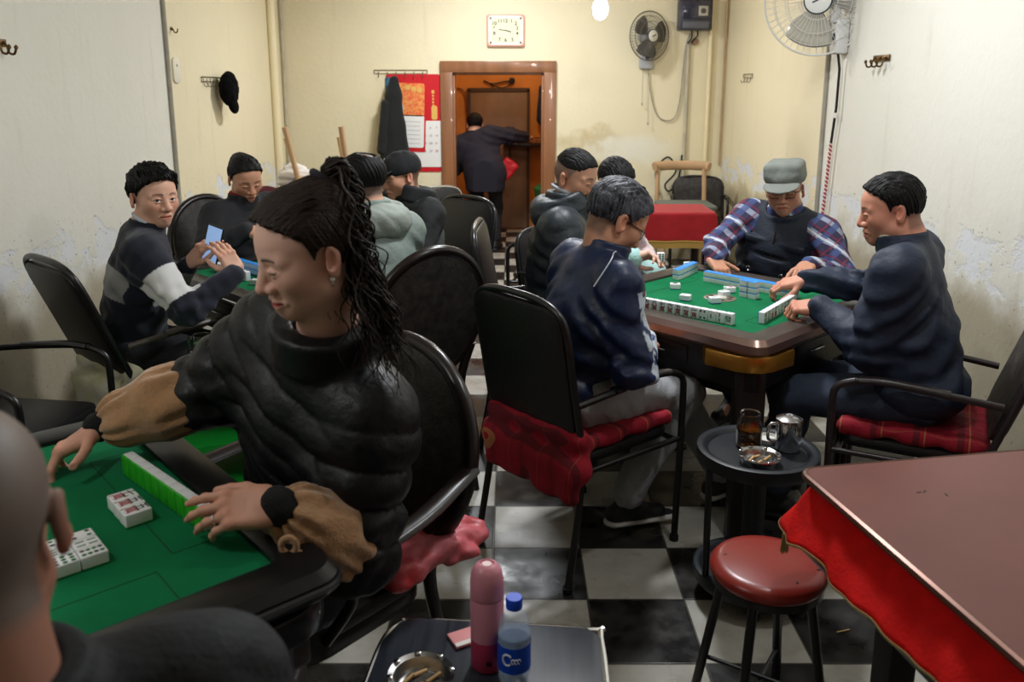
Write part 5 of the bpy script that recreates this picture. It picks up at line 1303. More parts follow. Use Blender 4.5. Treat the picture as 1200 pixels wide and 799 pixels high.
# wooden low back chair with green seat
e = empty('dining_chair', (1.46, 7.05, 0), 180, 'pale wooden chair with grey green padded seat behind the red draped table', 'chair')
b = MB(); b.prism(rrect(.46, .46, .05), .625, .665, bev=.012); b.build('seat', mat('grey_green_vinyl', (92, 100, 92), .5), e)
b = MB(); b.box((0, .2, .60), (.42, .022, .055), bev=.004); b.box((0, -.2, .60), (.42, .022, .055), bev=.004); b.box((.2, 0, .60), (.022, .42, .055), bev=.004); b.box((-.2, 0, .60), (.022, .42, .055), bev=.004); b.build('seat_frame', M_WOOD, e)
for sx_ in (-1, 1):
    b = MB(); b.tube([(sx_ * .205, .205, 0), (sx_ * .205, .205, .60)], .017, n=10); b.build('front_leg', M_WOOD, e)
    b = MB(); b.tube(curve([(sx_ * .205, -.215, 0), (sx_ * .205, -.205, .6), (sx_ * .20, -.24, .93)], 5), .019, n=10); b.build('rear_leg', M_WOOD, e)
b = MB(); b.tube(curve([(-.235, -.20, .95), (-.20, -.245, .955), (0, -.275, .96), (.20, -.245, .955), (.235, -.20, .95)], 6), .040, n=12, flat=.5, up=A(0, 1, 0)); b.build('back_rail', M_WOOD, e)
b = MB(); b.tube(curve([(1.40, YB - .03, .62), (1.36, YB - .03, .85), (1.47, YB - .03, .98), (1.55, YB - .03, .85), (1.45, YB - .04, .72), (1.50, YB - .04, .66), (1.58, YB - .03, .8), (1.60, YB - .03, 1.0)], 7), .008); tag(b.build('wall_cable', M_BLACKRUB), 'dark cable looping on the back wall behind the wooden chair', 'cable')
# upturned chairs on a table, back left
e = empty('side_board', (-1.52, 6.75, 0), 0, 'dark low table carrying the upturned stool in the back left corner', 'table')
b = MB(); b.box((0, 0, .745), (.98, .62, .03), bev=.005); b.build('table_top', M_DARKWOOD, e)
for px in (1, -1):
    for py in (1, -1): b = MB(); b.box((px * .44, py * .26, .365), (.05, .05, .73)); b.build('leg', M_DARKWOOD, e)
e = empty('upturned_stool', (-1.50, 6.72, .762), 14, 'upturned wooden stool with black seat and legs in the air on the back left table', 'stool')
b = MB(); b.prism(rrect(.46, .42, .06), 0, .085, bev=.025); b.build('seat', M_LEATHER, e)
b = MB()
for s in (1, -1): b.box((0, s * .19, .115), (.44, .025, .055), bev=.004); b.box((s * .21, 0, .115), (.025, .40, .055), bev=.004)
b.box((0, 0, .092), (.44, .40, .012)); b.build('seat_frame', mat('pale_birch', (222, 202, 172), .5), e)
for sx_ in (1, -1):
    for sy_ in (1, -1): b = MB(); b.tube([(sx_ * .19, sy_ * .17, .10), (sx_ * .21 - .07, sy_ * .19, .56 if sy_ < 0 else .46)], [.018, .022], n=12); b.build('leg', M_WOOD, e)
e = empty('plastic_bag', (-1.82, 6.94, .764), 0, 'crumpled white plastic bag behind the upturned stool', 'bag'); F = Field((-.2, -.16, -.05), (.25, .16, .32), .007); F.u(ell((0, 0, .12), (.12, .09, .12)), 0); F.u(ell((.08, 0, .17), (.09, .06, .06)), .05); F.disp(wrinkle(.018, 34, 5)); V, Q = F.mesh(); link('bag', raw_mesh('bag', V, Q, mat('white_film', (226, 220, 216), .35, var=.15, vscale=20)), e)
e = empty('maroon_bundle', (-1.93, 6.52, .762), 0, 'maroon cloth bundle left of the upturned stool', 'cloth'); F = Field((-.2, -.16, -.05), (.3, .16, .2), .007); F.u(ell((.02, 0, .05), (.15, .10, .06)), 0); F.u(ell((.12, 0, .04), (.10, .08, .045)), .05); F.disp(wrinkle(.010, 34, 15)); V, Q = F.mesh(); link('bundle', raw_mesh('bundle', V, Q, mat('maroon', (82, 22, 40), .85, bump=.3)), e)
# beyond the doorway
e = empty('wall_shelf', (.18, YR - .12, .99), 0, 'narrow dark shelf on the ochre wall beyond the doorway', 'shelf'); b = MB(); b.box((0, 0, 0), (.55, .22, .03), bev=.003); b.build('board', M_DARKWOOD, e)
for px in (-.2, .2): b = MB(); b.tube([(px, .1, -.15), (px, -.06, -.018)], .008); b.build('bracket', M_BLACKMETAL, e)
e = empty('wire_basket', (.22, YR - .12, 1.006), 0, 'small wire basket on the dark shelf beyond the doorway', 'basket'); b = MB()
for z in (.004, .03, .06): b.tube([(x, y, z) for x, y in rrect(.30, .14, .02)], .003, n=6, closed=True)
for i in range(12): x, y = rrect(.30, .14, .02, 2)[i]; b.tube([(x, y, .004), (x, y, .06)], .002, n=5)
b.build('basket', mat('dark_wire', (60, 52, 46), .4, metal=.6), e)
e = empty('hanging_garment', (.36, YR - .10, 1.45), 0, 'dark blue garment hanging on the ochre wall beyond the doorway', 'garment'); F = Field((-.14, -.1, -.25), (.14, .1, .25), .008); F.u(caps((0, 0, .16), (0, 0, -.16), .06, .09, flat=((0, 1, 0), .45)), 0); F.disp(wrinkle(.006, 24, 3)); V, Q = F.mesh(); link('garment', raw_mesh('garment', V, Q, mat('dark_blue_cloth', (26, 34, 56), .9)), e)
b = MB(); b.tube(curve([(-.32, YR - .02, 1.70), (-.22, YR - .03, 1.665), (-.08, YR - .03, 1.69), (.02, YR - .03, 1.70)], 6), .008); b.tube(curve([(-.25, YR - .02, 1.66), (-.1, YR - .04, 1.62), (.02, YR - .03, 1.69)], 6), .006); b.lathe([(0, .03), (.03, .025), (.035, 0)], (.0, YR - .02, 1.70), 12, R=rx(90)); tag(b.build('door_cable', M_BLACKRUB), 'black cable bundle above the inner door beyond the doorway', 'cable')
b = MB(); b.tube(curve([(-.62, YR - .02, 1.62), (-.54, YR - .03, 1.58), (-.51, YR - .03, 1.40), (-.51, YR - .03, .8)], 6), .008); tag(b.build('wall_pipe', mat('brown_wire', (120, 74, 44), .5)), 'thin brown pipe on the wall left of the inner door', 'pipe')
e = empty('waste_bin', (.40, 9.3, 0), 0, 'green bin standing beyond the doorway at the right', 'bin'); lathe_part('bin', [(0, .003), (.12, .003), (.15, .50), (.155, .52), (.145, .52), (.12, .02), (0, .02)], mat('bin_green', (34, 110, 60), .45), e); lathe_part('bin_lid', [(.158, .515), (.158, .535), (.10, .58), (0, .59)], mat('bin_green', ()), e)
e = empty('red_bag', (-.05, 8.75, .80), 0, 'small red bag hanging at the side of the person in the doorway', 'bag'); F = Field((-.14, -.1, -.2), (.14, .1, .2), .007); F.u(rbox((0, 0, 0), (.085, .035, .10), .03, ry(38)), 0); F.disp(wrinkle(.004, 40, 2)); V, Q = F.mesh(); link('bag', raw_mesh('bag', V, Q, mat('red_nylon', (196, 26, 36), .5)), e)
b = MB(); b.tube(curve([(-.05, 0, .08), (-.06, .02, .14), (-.11, .03, .19)], 5), .005); b.build('strap', mat('red_nylon', ()), e)

# ---------------------------------------------------------------- mahjong tiles on the right table
Gs = ['w9', 'w8', 'w7', 'w6', 'w5', 'w2', 'w1', 'd4', 'b1', 'b2', 'z發']
ords = ['first', 'second', 'third', 'fourth', 'fifth', 'sixth', 'seventh', 'eighth', 'ninth', 'tenth', 'eleventh', 'twelfth', 'thirteenth', 'fourteenth']
NF = ['nine characters', 'eight characters', 'seven characters', 'six characters', 'five characters', 'two characters', 'one character', 'four dots', 'one bamboo', 'two bamboo', 'green character']
for i, g_ in enumerate(Gs):
    tile(f'upright tile showing {NF[i]}, {ords[i]} in the row before the man in grey trousers', RT, -.352 + i * .0040, .093 - i * .0338, 0, 'stand', 184, g_, 'blue', 'standing hand of the man in grey trousers')
tile('single upright tile standing apart from the row before the man in grey trousers', RT, -.352, .178, 0, 'stand', 188, 'd6', 'blue', 'standing hand of the man in grey trousers')
for i in range(11):
    t = i / 10; tile(f'upright white tile, {ords[i]} from the near end of the plain navy jacketed man\'s row', RT, -.205 + i * .0335, -.315 + i * .006, 0, 'stand', -80, ['b6', 'd8', 'w3', 'w4', 'd3', 'b4', 'w7', 'd9', 'z發', 'b2', 'w5'][i], 'blue', 'standing hand of the man in the navy jacket')
for lay in range(2):
    for i in range(13):
        tile(f'blue backed tile, {"lower" if lay == 0 else "upper"} layer, {ords[i]} from left in the grey capped man\'s wall', RT, .225, .205 - i * .0335, lay * .0242, 'down', 0, None, 'blue', 'tile wall before the man in the grey cap') .rotation_euler.z += 0
for lay in range(3):
    for i in range(2): tile(f'blue backed tile, {["bottom", "middle", "top"][lay]} layer, {["left", "right"][i]} column of the short pile at table centre', RT, .095 + .0 * i, -.058 - .0335 * i, lay * .0242, 'down', 0, None, 'blue', 'short tile pile at the table centre')
for lay in range(2):
    for i in range(6): tile(f'blue backed tile, {["lower", "upper"][lay]} layer, {ords[i]} from near end of the pink coated person\'s wall', RT, .165 + i * .0335, .330 + i * .008, lay * .0242, 'down', 90, None, 'blue', 'tile wall by the person in pink')
tile('blue backed tile standing alone behind the wall by the pink coated person', RT, .34, .405, 0, 'stand', 60, None, 'blue')
for nm, x, y, a, g_ in (('white tile lying near the left stack of blue backed tiles', .0, .225, 40, 'd1'), ('white tile lying in front of the dial, nearest the grey trousered man\'s row', -.135, .075, 20, None), ('white tile lying right of the dial, nearest the camera', -.085, -.030, 60, 'd3'), ('white tile lying on the right edge of the dial', .035, .005, 75, 'b2'), ('white tile lying beyond the dial by the blue wall', .115, .03, 60, 'w3')):
    tile(nm, RT, x, y, .001 if 'dial' not in nm else .001, 'up', a, g_, 'blue', 'discarded tiles on the right table')
# tiles on the left table
for i in range(9): tile(f'upright tile, {ords[i]} from left in the row facing the man with the phone', LT, -.275, .285 - i * .0336, 0, 'stand', 180, ['w1', 'w2', 'w3', 'd4', 'd6', 'b4', 'b6', 'w8', 'z發'][i], 'blue', 'standing hand on the left table')
for lay in range(2):
    for i in range(8): tile(f'blue backed tile, {["lower", "upper"][lay]} layer, {ords[i]} from left in the left table\'s wall', LT, -.175, .27 - i * .0336, lay * .0242, 'down', 0, None, 'blue', 'tile wall on the left table')
tile('white tile lying face up on the near corner of the left table', LT, -.285, -.085, 0, 'up', 30, 'd3', 'blue')
# tiles on the foreground table
for i in range(10): tile(f'upright green backed tile, {ords[i]} from far end between the puffer jacketed woman\'s hands', FT, -.128 + i * .0366, .352 + i * .0034, 0, 'stand', 95, ['w1', 'w2', 'w3', 'd4', 'd6', 'b4', 'b6', 'w8', 'z發', 'd9', 'd8', 'b1'][i], 'green', 'standing hand of the woman in the puffer jacket', 1.12)
for i, g_ in enumerate(('w7', 'w5', 'w5')): tile(f'face up tile before the puffer jacketed woman, {["farthest", "middle", "nearest"][i]} in the row of three', FT, .0 + .0365 + i * .0375 - .02, .290, 0, 'up', 0 + 2, g_, 'green', 'three face up tiles before the woman', 1.2)
for row in range(3):
    for i in range(2): tile(f'face up tile beside the near man\'s ear, {ords[row]} row from the front, {["left", "right"][i]} column', FT, .195 - .0365 * row, .135 + .047 * i, 0, 'up', 0, ['d9', 'd8', 'b6', 'b4', 'd6', 'd4'][row * 2 + i], 'green', 'face up tiles beside the near man', 1.06)

# ---------------------------------------------------------------- people in the room
def part_mb(mb, name, m, root, off, smooth=38):
    mb.V = [tuple(A(*v) + off) for v in mb.V]; return mb.build(name, m, root, smooth=smooth)
def part_sdf(name, F, m, root, off, M=None, c=None, col=None):
    V, Q = F.mesh(); cc = col(V) if col else None
    if M is not None: V = V @ M.T + c
    return link(name, raw_mesh(name, V + off, Q, m, col=cc), root)
def glasses(s, root, off, m=None, size=1.):
    b = MB(); T = np.eye(4); T[:3, :3] = s.HR * size; T[:3, 3] = s.head; b.T = T
    for q in (1, -1):
        b.tube([(.098 - .012 * abs(y) / .05, q * .034 + y, z - .002) for y, z in rrect(.054, .036, .014)], .0018, n=6, closed=True)
        b.tube([(.092, q * .060, .008), (.086, q * .074, .008), (.03, q * .083, .008), (-.012, q * .083, .006), (-.028, q * .081, -.016)], .0019, n=6)
    b.tube([(.100, -.008, .002), (.103, 0, .004), (.100, .008, .002)], .0016, n=6)
    return part_mb(b, 'glasses', m or M_BLACKMETAL, root, off)
def cap(s, root, off, m, kind='army', size=1.):
    F = Field((-.17, -.15, -.06), (.24, .15, .19), .004)
    if kind == 'army':
        F.u(ell((-.008, 0, .062), (.110, .092, .052)), 0); F.u(rbox((-.006, 0, .096), (.100, .084, .042), .030), .03)
        F.sub(caps((0, 0, -.06), (0, 0, .045), .07), .02)
    else:
        F.u(ell((-.010, 0, .045), (.108, .091, .088)), 0); F.clip(lambda X, Y, Z: .018 - Z + .12 * np.minimum(X, 0) + 0 * Y)
    F.disp(wrinkle(.0022, 60, 3)); cp = part_sdf('cap', F, m, root, off, s.HR * size, s.head)
    F = Field((-.1, -.15, -.06), (.24, .15, .12), .004)
    F.u(ell((.100, 0, .040), (.080, .080, .009), ry(14)), 0); part_sdf('cap_brim', F, m, cp, off, s.HR * size, s.head)
    b = MB(); T = np.eye(4); T[:3, :3] = s.HR * size; T[:3, 3] = s.head; b.T = T
    zb = .048
    b.tube([(.100 * math.cos(a) - .008, .086 * math.sin(a), zb) for a in [2 * math.pi * i / 40 for i in range(40)]], .0028, n=6, closed=True); part_mb(b, 'cap_band', m, cp, off)
    return cp
def kid(root, name): return next(c for c in root.children if c.name.split('.')[0] == name)
def polyline_part(name, pts, r, m, root, off, n=6):
    b = MB(); b.tube(pts, r, n=n); return part_mb(b, name, m, root, off)

SKIN = (216, 168, 144); SKIN2 = (206, 156, 130); SKINP = (222, 178, 158)
m_navy = mat('navy_knit', rough=.9, attr=True, bump=.3, bscale=380, sheen=.15)
m_black = mat('black_cloth', (22, 22, 24), .85, bump=.2, bscale=260)
m_trous_dark = mat('dark_trousers', (24, 25, 30), .85, bump=.2, bscale=260)
m_puff = mat('black_nylon', (8, 9, 14), .46, spec=.4, bump=.35, bscale=38)
m_shoe = mat('shoe', rough=.55, attr=True)
def shoe_cols(upper, sole, h=.028):
    u, s_ = np.array(srgb(*upper)[:3]), np.array(srgb(*sole)[:3])
    return lambda V, z0: np.where((V[:, 2] < z0 + h)[:, None], s_, u)
shoes_black = mk_shoes(m_shoe, shoe_cols((26, 25, 26), (40, 38, 38), .018))
BLK = dict(t=.017, side=.010, amp=.0035)

# 1 man with the phone
s = Sk((-1.61, 3.38, .565), (-1.455, 3.40, 1.175), 32, -38, 4, 0, rh=(-1.115, 3.33, .880), lh=(-1.345, 3.42, .895), cyaw=24, rpole=(-.1, -.6, -.7), lf=(-1.15, 3.75, .09), rf=(-1.08, 3.45, .09))
def sweater_col(s):
    nav, gr, wh = (np.array(srgb(*c)[:3]) for c in ((17, 21, 38), (152, 152, 151), (214, 214, 214)))
    def f(V):
        c = np.tile(nav, (len(V), 1)); z = (V - s.neck) @ s.up; lat = np.abs((V - s.chest) @ s.lf_)
        armd = np.full(len(V), 9.); tt = np.zeros(len(V))
        for a in (1, -1):
            ab = s.el[a] - s.sh[a]; t = ((V - s.sh[a]) @ ab) / (ab @ ab); d = np.linalg.norm(V - s.sh[a] - np.clip(t, 0, 1)[:, None] * ab, axis=1); m = d < armd; armd = np.where(m, d, armd); tt = np.where(m, t, tt)
        on_arm = (lat > .165)
        band = (z < -.15) & (z > -.27) & ~on_arm; c[band] = gr
        c[on_arm & (tt > .36) & (tt < .86) & (armd < .10)] = wh
        return c
    return f
r, off = person('man in a navy sweater with a grey and white stripe, holding a phone', s,
    dict(skin=SKIN, eyes='open', gaze=-.002, haircol=(16, 15, 16), jaw=1.04, wide=1.03), {1: dict(dir=(-.50, .12, .82), back=(.60, -.72, .25), pose='relaxed', thumb='rest'), -1: dict(dir=(.62, .05, .72), back=(-.55, -.55, .45), pose='relaxed', thumb='side')},
    jacket=mk_top(m_navy, .022, wr=(.006, 24), colfn=sweater_col, seed=2, h=.0045, name='sweater', collar=(.062, .022, .010)), trousers=mk_trousers(m_trous_dark), shoes=shoes_black,
    hair=dict(t=.030, side=.014, amp=.006, tousle=.007, seed=4, nape=-.06))
b = MB(); b.tube([s.neck + s.B @ A(.054 * math.cos(a) + .012, .056 * math.sin(a), .036 - .020 * math.cos(a)) for a in [2 * math.pi * i / 24 for i in range(24)]], .012, n=8, closed=True, flat=.7); part_mb(b, 'shirt_collar', mat('pale_blue_shirt', (196, 206, 222), .8), r, off)
e = empty('phone', (-1.235, 3.415, .975), 0, 'pale screened mobile phone held by the man in the striped sweater', 'phone')
R = basis((-.30, -.90, .10), (.30, .12, .95)); b = MB(); b.box((0, 0, 0), (.010, .076, .160), R=R, bev=.004); b.build('case', M_PLASTICBLACK, e); b = MB(); b.box(R @ A(.0055, 0, 0), (.0012, .069, .150), R=R); b.build('screen', mat('phone_screen', (150, 184, 232), .15, emit=.55), e)

# 2 woman in black with the red collar
s = Sk((-1.44, 4.46, .56), (-1.385, 4.37, 1.150), -42, -52, 24, 4, rh=(-1.30, 4.10, .925), lh=(-1.12, 4.33, .86), rpole=(-.7, -.2, -.5), scale=.95, rf=(-1.2, 4.05, .09), lf=(-1.05, 4.2, .09))
r, off = person('woman in a black jacket over a red collar, looking down at the left table', s,
    dict(skin=(198, 146, 118), eyes='down', lips=(150, 76, 72), size=.96), {1: dict(dir=(.85, -.1, -.25), back=(.1, -.4, .9), pose='relaxed'), -1: dict(dir=(.5, -.7, -.3), back=(.2, .1, .9), pose='relaxed')},
    jacket=mk_top(mat('charcoal_jacket', (27, 28, 33), .8, bump=.2, bscale=240), .026, wr=(.006, 22), seed=5, collar=(.066, .030, .012)), trousers=mk_trousers(m_trous_dark), shoes=shoes_black,
    hair=dict(t=.014, side=.009, amp=.003, hl=.020, nape=-.055, blobs=(((-.090, 0, .060), (.042, .048, .045)),), seed=6))
F = Field(s.neck - .14, s.neck + .16, .005); F.u(ring(s.neck + s.up * .02 + s.fw * .012, basis(s.fw, nrm(s.head - s.neck)), .056, .034, .012), 0); part_sdf('red_collar', F, mat('red_knit', (142, 22, 36), .9, bump=.4, bscale=300), r, off)

# 3 woman in the foreground
s = Sk((-.50, 1.945, .585), (-.395, 1.615, 1.292), -140, -150, 17, -3, rh=(-.945, 1.79, .850), lh=(-.440, 1.430, .850), cyaw=-132, rpole=(.2, .6, -.6), lpole=(.45, .55, -.65), scale=1.0, rf=(-.75, 1.65, .09), lf=(-.55, 1.45, .09), shoulders=.98)
def oversleeves(s):
    out = []
    mf = mat('tan_fleece', (178, 134, 94), .95, sheen=.5, bump=.35, bscale=120, var=.2, vscale=30)
    for a in (1, -1):
        d = nrm(s.el[a] - s.wr[a]); p0, p1 = s.wr[a] + d * .045, s.wr[a] + d * .185
        F = Field(np.minimum(p0, p1) - .12, np.maximum(p0, p1) + .12, .004)
        F.u(caps(p0 + d * .030, p1 - d * .045, .066, .088), 0); F.u(caps(p0, p0 + d * .03, .046, .054), .02); F.u(caps(p1 - d * .02, p1 + d * .010, .082, .086), .02)
        Rl = basis(d, (0, 0, 1))
        def pl(X, Y, Z, Rl=Rl, p0=p0, p1=p1):
            x, y, z = X - p0[0], Y - p0[1], Z - p0[2]; t = x * Rl[0, 0] + y * Rl[1, 0] + z * Rl[2, 0]; ph = np.arctan2(x * Rl[0, 1] + y * Rl[1, 1] + z * Rl[2, 1], x * Rl[0, 2] + y * Rl[1, 2] + z * Rl[2, 2])
            return .0045 * np.sin(ph * 11 + 2 * np.sin(ph * 3)) * np.clip(1.2 - np.minimum(np.abs(t), np.abs(t - .14)) / .055, 0, 1)
        F.disp(pl); F.disp(wrinkle(.004, 34, 3 + a)); F.sub(caps(p0 - d * .08, p0 + d * .018, .034, .033), .008); out.append(('oversleeve', F, mf, None))
        K = Field(s.wr[a] - .14, s.wr[a] + .14, .004); K.u(caps(s.wr[a] + d * .110, s.wr[a] + d * .008, .038, .037), 0); K.disp(wrinkle(.0018, 110, 4)); out.append(('inner_cuff', K, mat('black_cuff', (17, 17, 19), .95, bump=.4, bscale=300), None))
    return out
pq = mk_top(m_puff, .034, quilt=(.019, .078), wr=(.004, 26), h=.0055, seed=11, collar=(.088, .032, .024), armg=.034, end=.190, wrs=.95, big=.86, name='puffer_jacket')
def jacket3(s): return pq(s) + oversleeves(s)
r, off = person('woman with a curly ponytail in a black puffer jacket with tan oversleeves', s,
    dict(skin=(220, 174, 156), eyes='down', lips=(190, 54, 68), hres=.0017, haircol=(24, 18, 18), brow=.95, size=1.03, jaw=1.02, nose=.92),
    {1: dict(dir=(-.72, -.52, -.42), back=(-.45, -.1, .88), pose='reach', thumb='out', spread=.08, h=.0024, skin=(206, 152, 130), fcurl=[(.55, .5, .3), (.6, .55, .3), (.7, .6, .35), (.85, .7, .4)], size=.95),
     -1: dict(dir=(-.96, -.14, -.06), back=(-.05, -.66, .75), pose='relaxed', thumb='side', spread=.04, h=.0020, skin=(206, 152, 130), nails=(214, 150, 140), fcurl=[(.25, .25, .15), (.35, .35, .2), (.45, .4, .25), (.55, .5, .3)], size=.97)},
    jacket=jacket3, trousers=mk_trousers(m_black), shoes=shoes_black,
    hair=dict(t=.018, side=.010, amp=.0014, hl=.024, nape=-.060, h=.0022, seed=8, back=.004, mat=mat('hair_dark_brown', (38, 27, 22), .55, spec=.25, bump=.4, bscale=260, stretch=(.25, 1, 1)), blobs=(((-.062, 0, .090), (.045, .050, .038)),)))
m_hair3 = mat('hair_dark_brown', ())
rs = np.random.RandomState(21); HB = s.HR * 1.03
base = s.head + HB @ A(-.070, 0, .118)
b = MB()
for i in range(380):
    th0 = rs.uniform(0, 6.28); rr = .024 * math.sqrt(rs.uniform(0, 1)); q = A(-.2, math.cos(th0) * rr / .02, math.sin(th0) * rr / .02) * .02
    p = base + HB @ q; back = HB @ A(-1, 0, .35); L_ = rs.uniform(.20, .36); n_ = 38; ph = rs.uniform(0, 6.28); fr = rs.uniform(26, 44); ca = rs.uniform(.007, .016)
    sprd = HB @ A(rs.normal() * .25 - .1, rs.normal() * .55, 0); pts = []
    for k in range(n_ + 1):
        t = k / n_; l = t * L_
        out = min(l, .038) * nrm(back + A(0, 0, .30) + sprd * .9) + nrm(A(back[0], back[1], 0)) * .012 * math.sin(min(1, l / .09) * 1.57)
        fall = max(0, l - .028); out = out + A(0, 0, -1) * fall * .93 + sprd * fall * .42 * (1 - .35 * t)
        c = ca * min(1, l / .07); out = out + c * A(math.cos(fr * l * 1.6 + ph), math.sin(fr * l * 1.6 + ph), .5 * math.sin(fr * l * 1.6 + ph + 1))
        pts.append(p + out)
    b.tube(pts, [.0024 * (1 - .7 * (k / n_) ** 2) for k in range(n_ + 1)], n=4)
for i in range(200):   # loose hair falling behind the ears
    sd = 1 if i % 3 else -1; p = s.head + HB @ A(-.045 - .055 * rs.uniform(), sd * (.080 - .04 * rs.uniform() ** 2), -.01 - .05 * rs.uniform()); L_ = rs.uniform(.14, .27); n_ = 30; ph = rs.uniform(0, 6.28); fr = rs.uniform(30, 55); ca = rs.uniform(.004, .010); dr = HB @ A(rs.normal() * .10 - .16, sd * rs.uniform(0, .30), 0); pts = []
    for k in range(n_ + 1):
        l = k / n_ * L_; pts.append(p + A(0, 0, -l * .95) + dr * l + ca * min(1, l / .05) * A(math.cos(fr * l * 1.6 + ph), math.sin(fr * l * 1.6 + ph), 0))
    b.tube(pts, [.0022 * (1 - .7 * (k / n_) ** 2) for k in range(n_ + 1)], n=4)
ht = part_mb(b, 'ponytail', m_hair3, kid(r, 'hair'), off, smooth=None)
b = MB(); b.tube([base + HB @ (A(.002, 0, .0) + ry(30) @ A(0, .024 * math.cos(a), .024 * math.sin(a))) for a in [2 * math.pi * i / 20 for i in range(20)]], .008, n=8, closed=True); part_mb(b, 'hair_tie', mat('hair_tie', (28, 22, 34), .8), kid(r, 'hair'), off)
b = MB()
for i in range(70):
    t0 = rs.uniform(-1, 1); p = A(.060 + rs.uniform(-.006, .004), t0 * .055, .082 + rs.uniform(-.006, .008)); pts = []
    for k in range(8): pts.append(s.head + HB @ (p + A(-.028 * k * .45 + .006 * (1 - k / 7) * rs.uniform(.2, 1.3), t0 * .004 * k, .0115 * k * .55 * (1 - k / 12) + rs.uniform(0, .004))))
    b.tube(pts, .0013, n=4)
part_mb(b, 'front_wisps', m_hair3, kid(r, 'hair'), off, smooth=None)
b = MB(); er = s.head + HB @ A(-.004, .0795, -.040); b.lathe([(0, .006), (.0055, .003), (.006, -.002), (0, -.008)], er, 12); b.lathe([(0, .004), (.004, 0), (0, -.004)], er + A(0, 0, -.012), 10); part_mb(b, 'earring', M_CHROME, r, off)
b = MB(); zp = [s.neck + s.B @ A(.105 + .02 * math.sin(t * 3), .012, .035 - .36 * t) for t in [i / 12 for i in range(13)]]; b.tube(zp, .004, n=6); part_mb(b, 'zip', mat('zip_dark', (40, 40, 44), .3, metal=.6), kid(r, 'puffer_jacket'), off)
d = nrm(s.el[-1] - s.wr[-1]); q = s.wr[-1] + d * .075 + A(.0, -.080, -.020); b = MB()
for dx, dz in ((0, 0.012), (.016, -.018)): b.tube([q + A(dx + .014 * math.cos(a), -.004, dz + .016 * math.sin(a)) for a in [2 * math.pi * i / 16 for i in range(16)]], .0065, n=8, closed=True)
part_mb(b, 'toy_ear', mat('tan_fleece', ()), kid(r, 'puffer_jacket'), off)
Rh = basis((-.96, -.14, -.06), (-.05, -.66, .75)); Rh[:, 1] *= -1; c = s.wr[-1] + Rh @ A(.111, -.0117, -.0085) * .97; b = MB()
dd = Rh @ nrm(A(.92, 0, -.35)); u1 = nrm(np.cross(dd, A(0, 0, 1))); u2 = np.cross(dd, u1); b.tube([c + .0092 * (math.cos(a) * u1 + math.sin(a) * u2) for a in [2 * math.pi * i / 18 for i in range(18)]], .0014, n=6, closed=True); part_mb(b, 'ring', M_CHROME, r, off)
# her black handbag with gold buckles in her lap
e = empty('handbag', (-.40, 1.62, .66), -130, 'small black handbag with gold buckles on the lap of the woman in the puffer jacket', 'bag'); F = Field((-.16, -.2, -.12), (.16, .2, .12), .005); F.u(rbox((0, 0, 0), (.07, .13, .055), .03), 0); F.disp(wrinkle(.004, 30, 2)); V, Q = F.mesh(); link('body', raw_mesh('body', V, Q, M_LEATHER), e)
for y in (.08, .12):
    b = MB(); b.tube([(-.0, y + .014 * math.cos(a), .062 + .012 * math.sin(a)) for a in [2 * math.pi * i / 16 for i in range(16)]], .004, n=8, closed=True); b.build('buckle', mat('gold', (212, 160, 50), .2, metal=1), e)

# 4 man in the grey green hooded jacket
s = Sk((-.53, 3.36, .575), (-.62, 3.49, 1.225), 132, 150, 12, 0, rf=(-.75, 3.75, .09), lf=(-.9, 3.6, .09), rh=(-.75, 3.75, .83), lh=(-.95, 3.60, .84))
m_sage = mat('sage_nylon', (112, 124, 118), .6, bump=.25, bscale=60)
r, off = person('balding man seen from behind in a grey green hooded jacket', s, dict(skin=SKIN2, scalp=((48, 42, 42), .85, 0.), neckw=1.06), {1: dict(dir=(-.7, .6, -.2), back=(0, 0, 1)), -1: dict(dir=(-.8, .3, -.2), back=(0, 0, 1))},
    jacket=mk_top(m_sage, .032, quilt=(.005, .13), wr=(.007, 22), seed=14, hood=1.10, collar=(.078, .040, .022), hoodmat=mat('pale_sage', (136, 144, 136), .7, bump=.25, bscale=60), name='hooded_jacket'), trousers=mk_trousers(m_trous_dark), shoes=shoes_black,
    hair=dict(t=.010, side=.010, amp=.002, bald=((-.060, 0, .142), (.052, .040, .058)), nape=-.078, seed=9))

# 5 man in the black cap and vest
s = Sk((-.50, 4.50, .565), (-.575, 4.40, 1.160), 222, 205, 14, 0, rf=(-.85, 4.3, .09), lf=(-.7, 4.1, .09), rh=(-.85, 4.25, .85), lh=(-.7, 4.1, .85))
r, off = person('man in a black cap with a silver badge and a dark grey vest', s, dict(skin=(200, 148, 122), eyes='down', scalp=((40, 36, 36), .7, 0)), {1: dict(dir=(-.7, -.5, -.2), back=(0, 0, 1)), -1: dict(dir=(-.7, -.5, -.2), back=(0, 0, 1))},
    jacket=mk_top(mat('black_sleeves', (21, 23, 25), .8, bump=.2, bscale=200), .026, wr=(.006, 24), seed=15, hood=.95), trousers=mk_trousers(m_trous_dark), shoes=shoes_black)
for nm, F, m, cf in mk_top(mat('grey_vest', (62, 66, 68), .85, bump=.25, bscale=200), .036, sleeves=False, collar=None, wr=(.004, 24), seed=16, name='vest')(s): part_sdf(nm, F, m, r, off)
cp = cap(s, r, off, mat('black_cap', (20, 21, 24), .85, bump=.2, bscale=260), 'ball')
b = MB(); T = np.eye(4); T[:3, :3] = s.HR; T[:3, 3] = s.head; b.T = T
for i in range(4): a = i * math.pi / 2; b.box((.045, -.078 - .004, .085) + A(.0 + .010 * math.cos(a), 0, .010 * math.sin(a)), (.010, .003, .010), R=ry(45) , bev=.001)
part_mb(b, 'cap_badge', mat('silver_thread', (176, 176, 172), .4), cp, off)

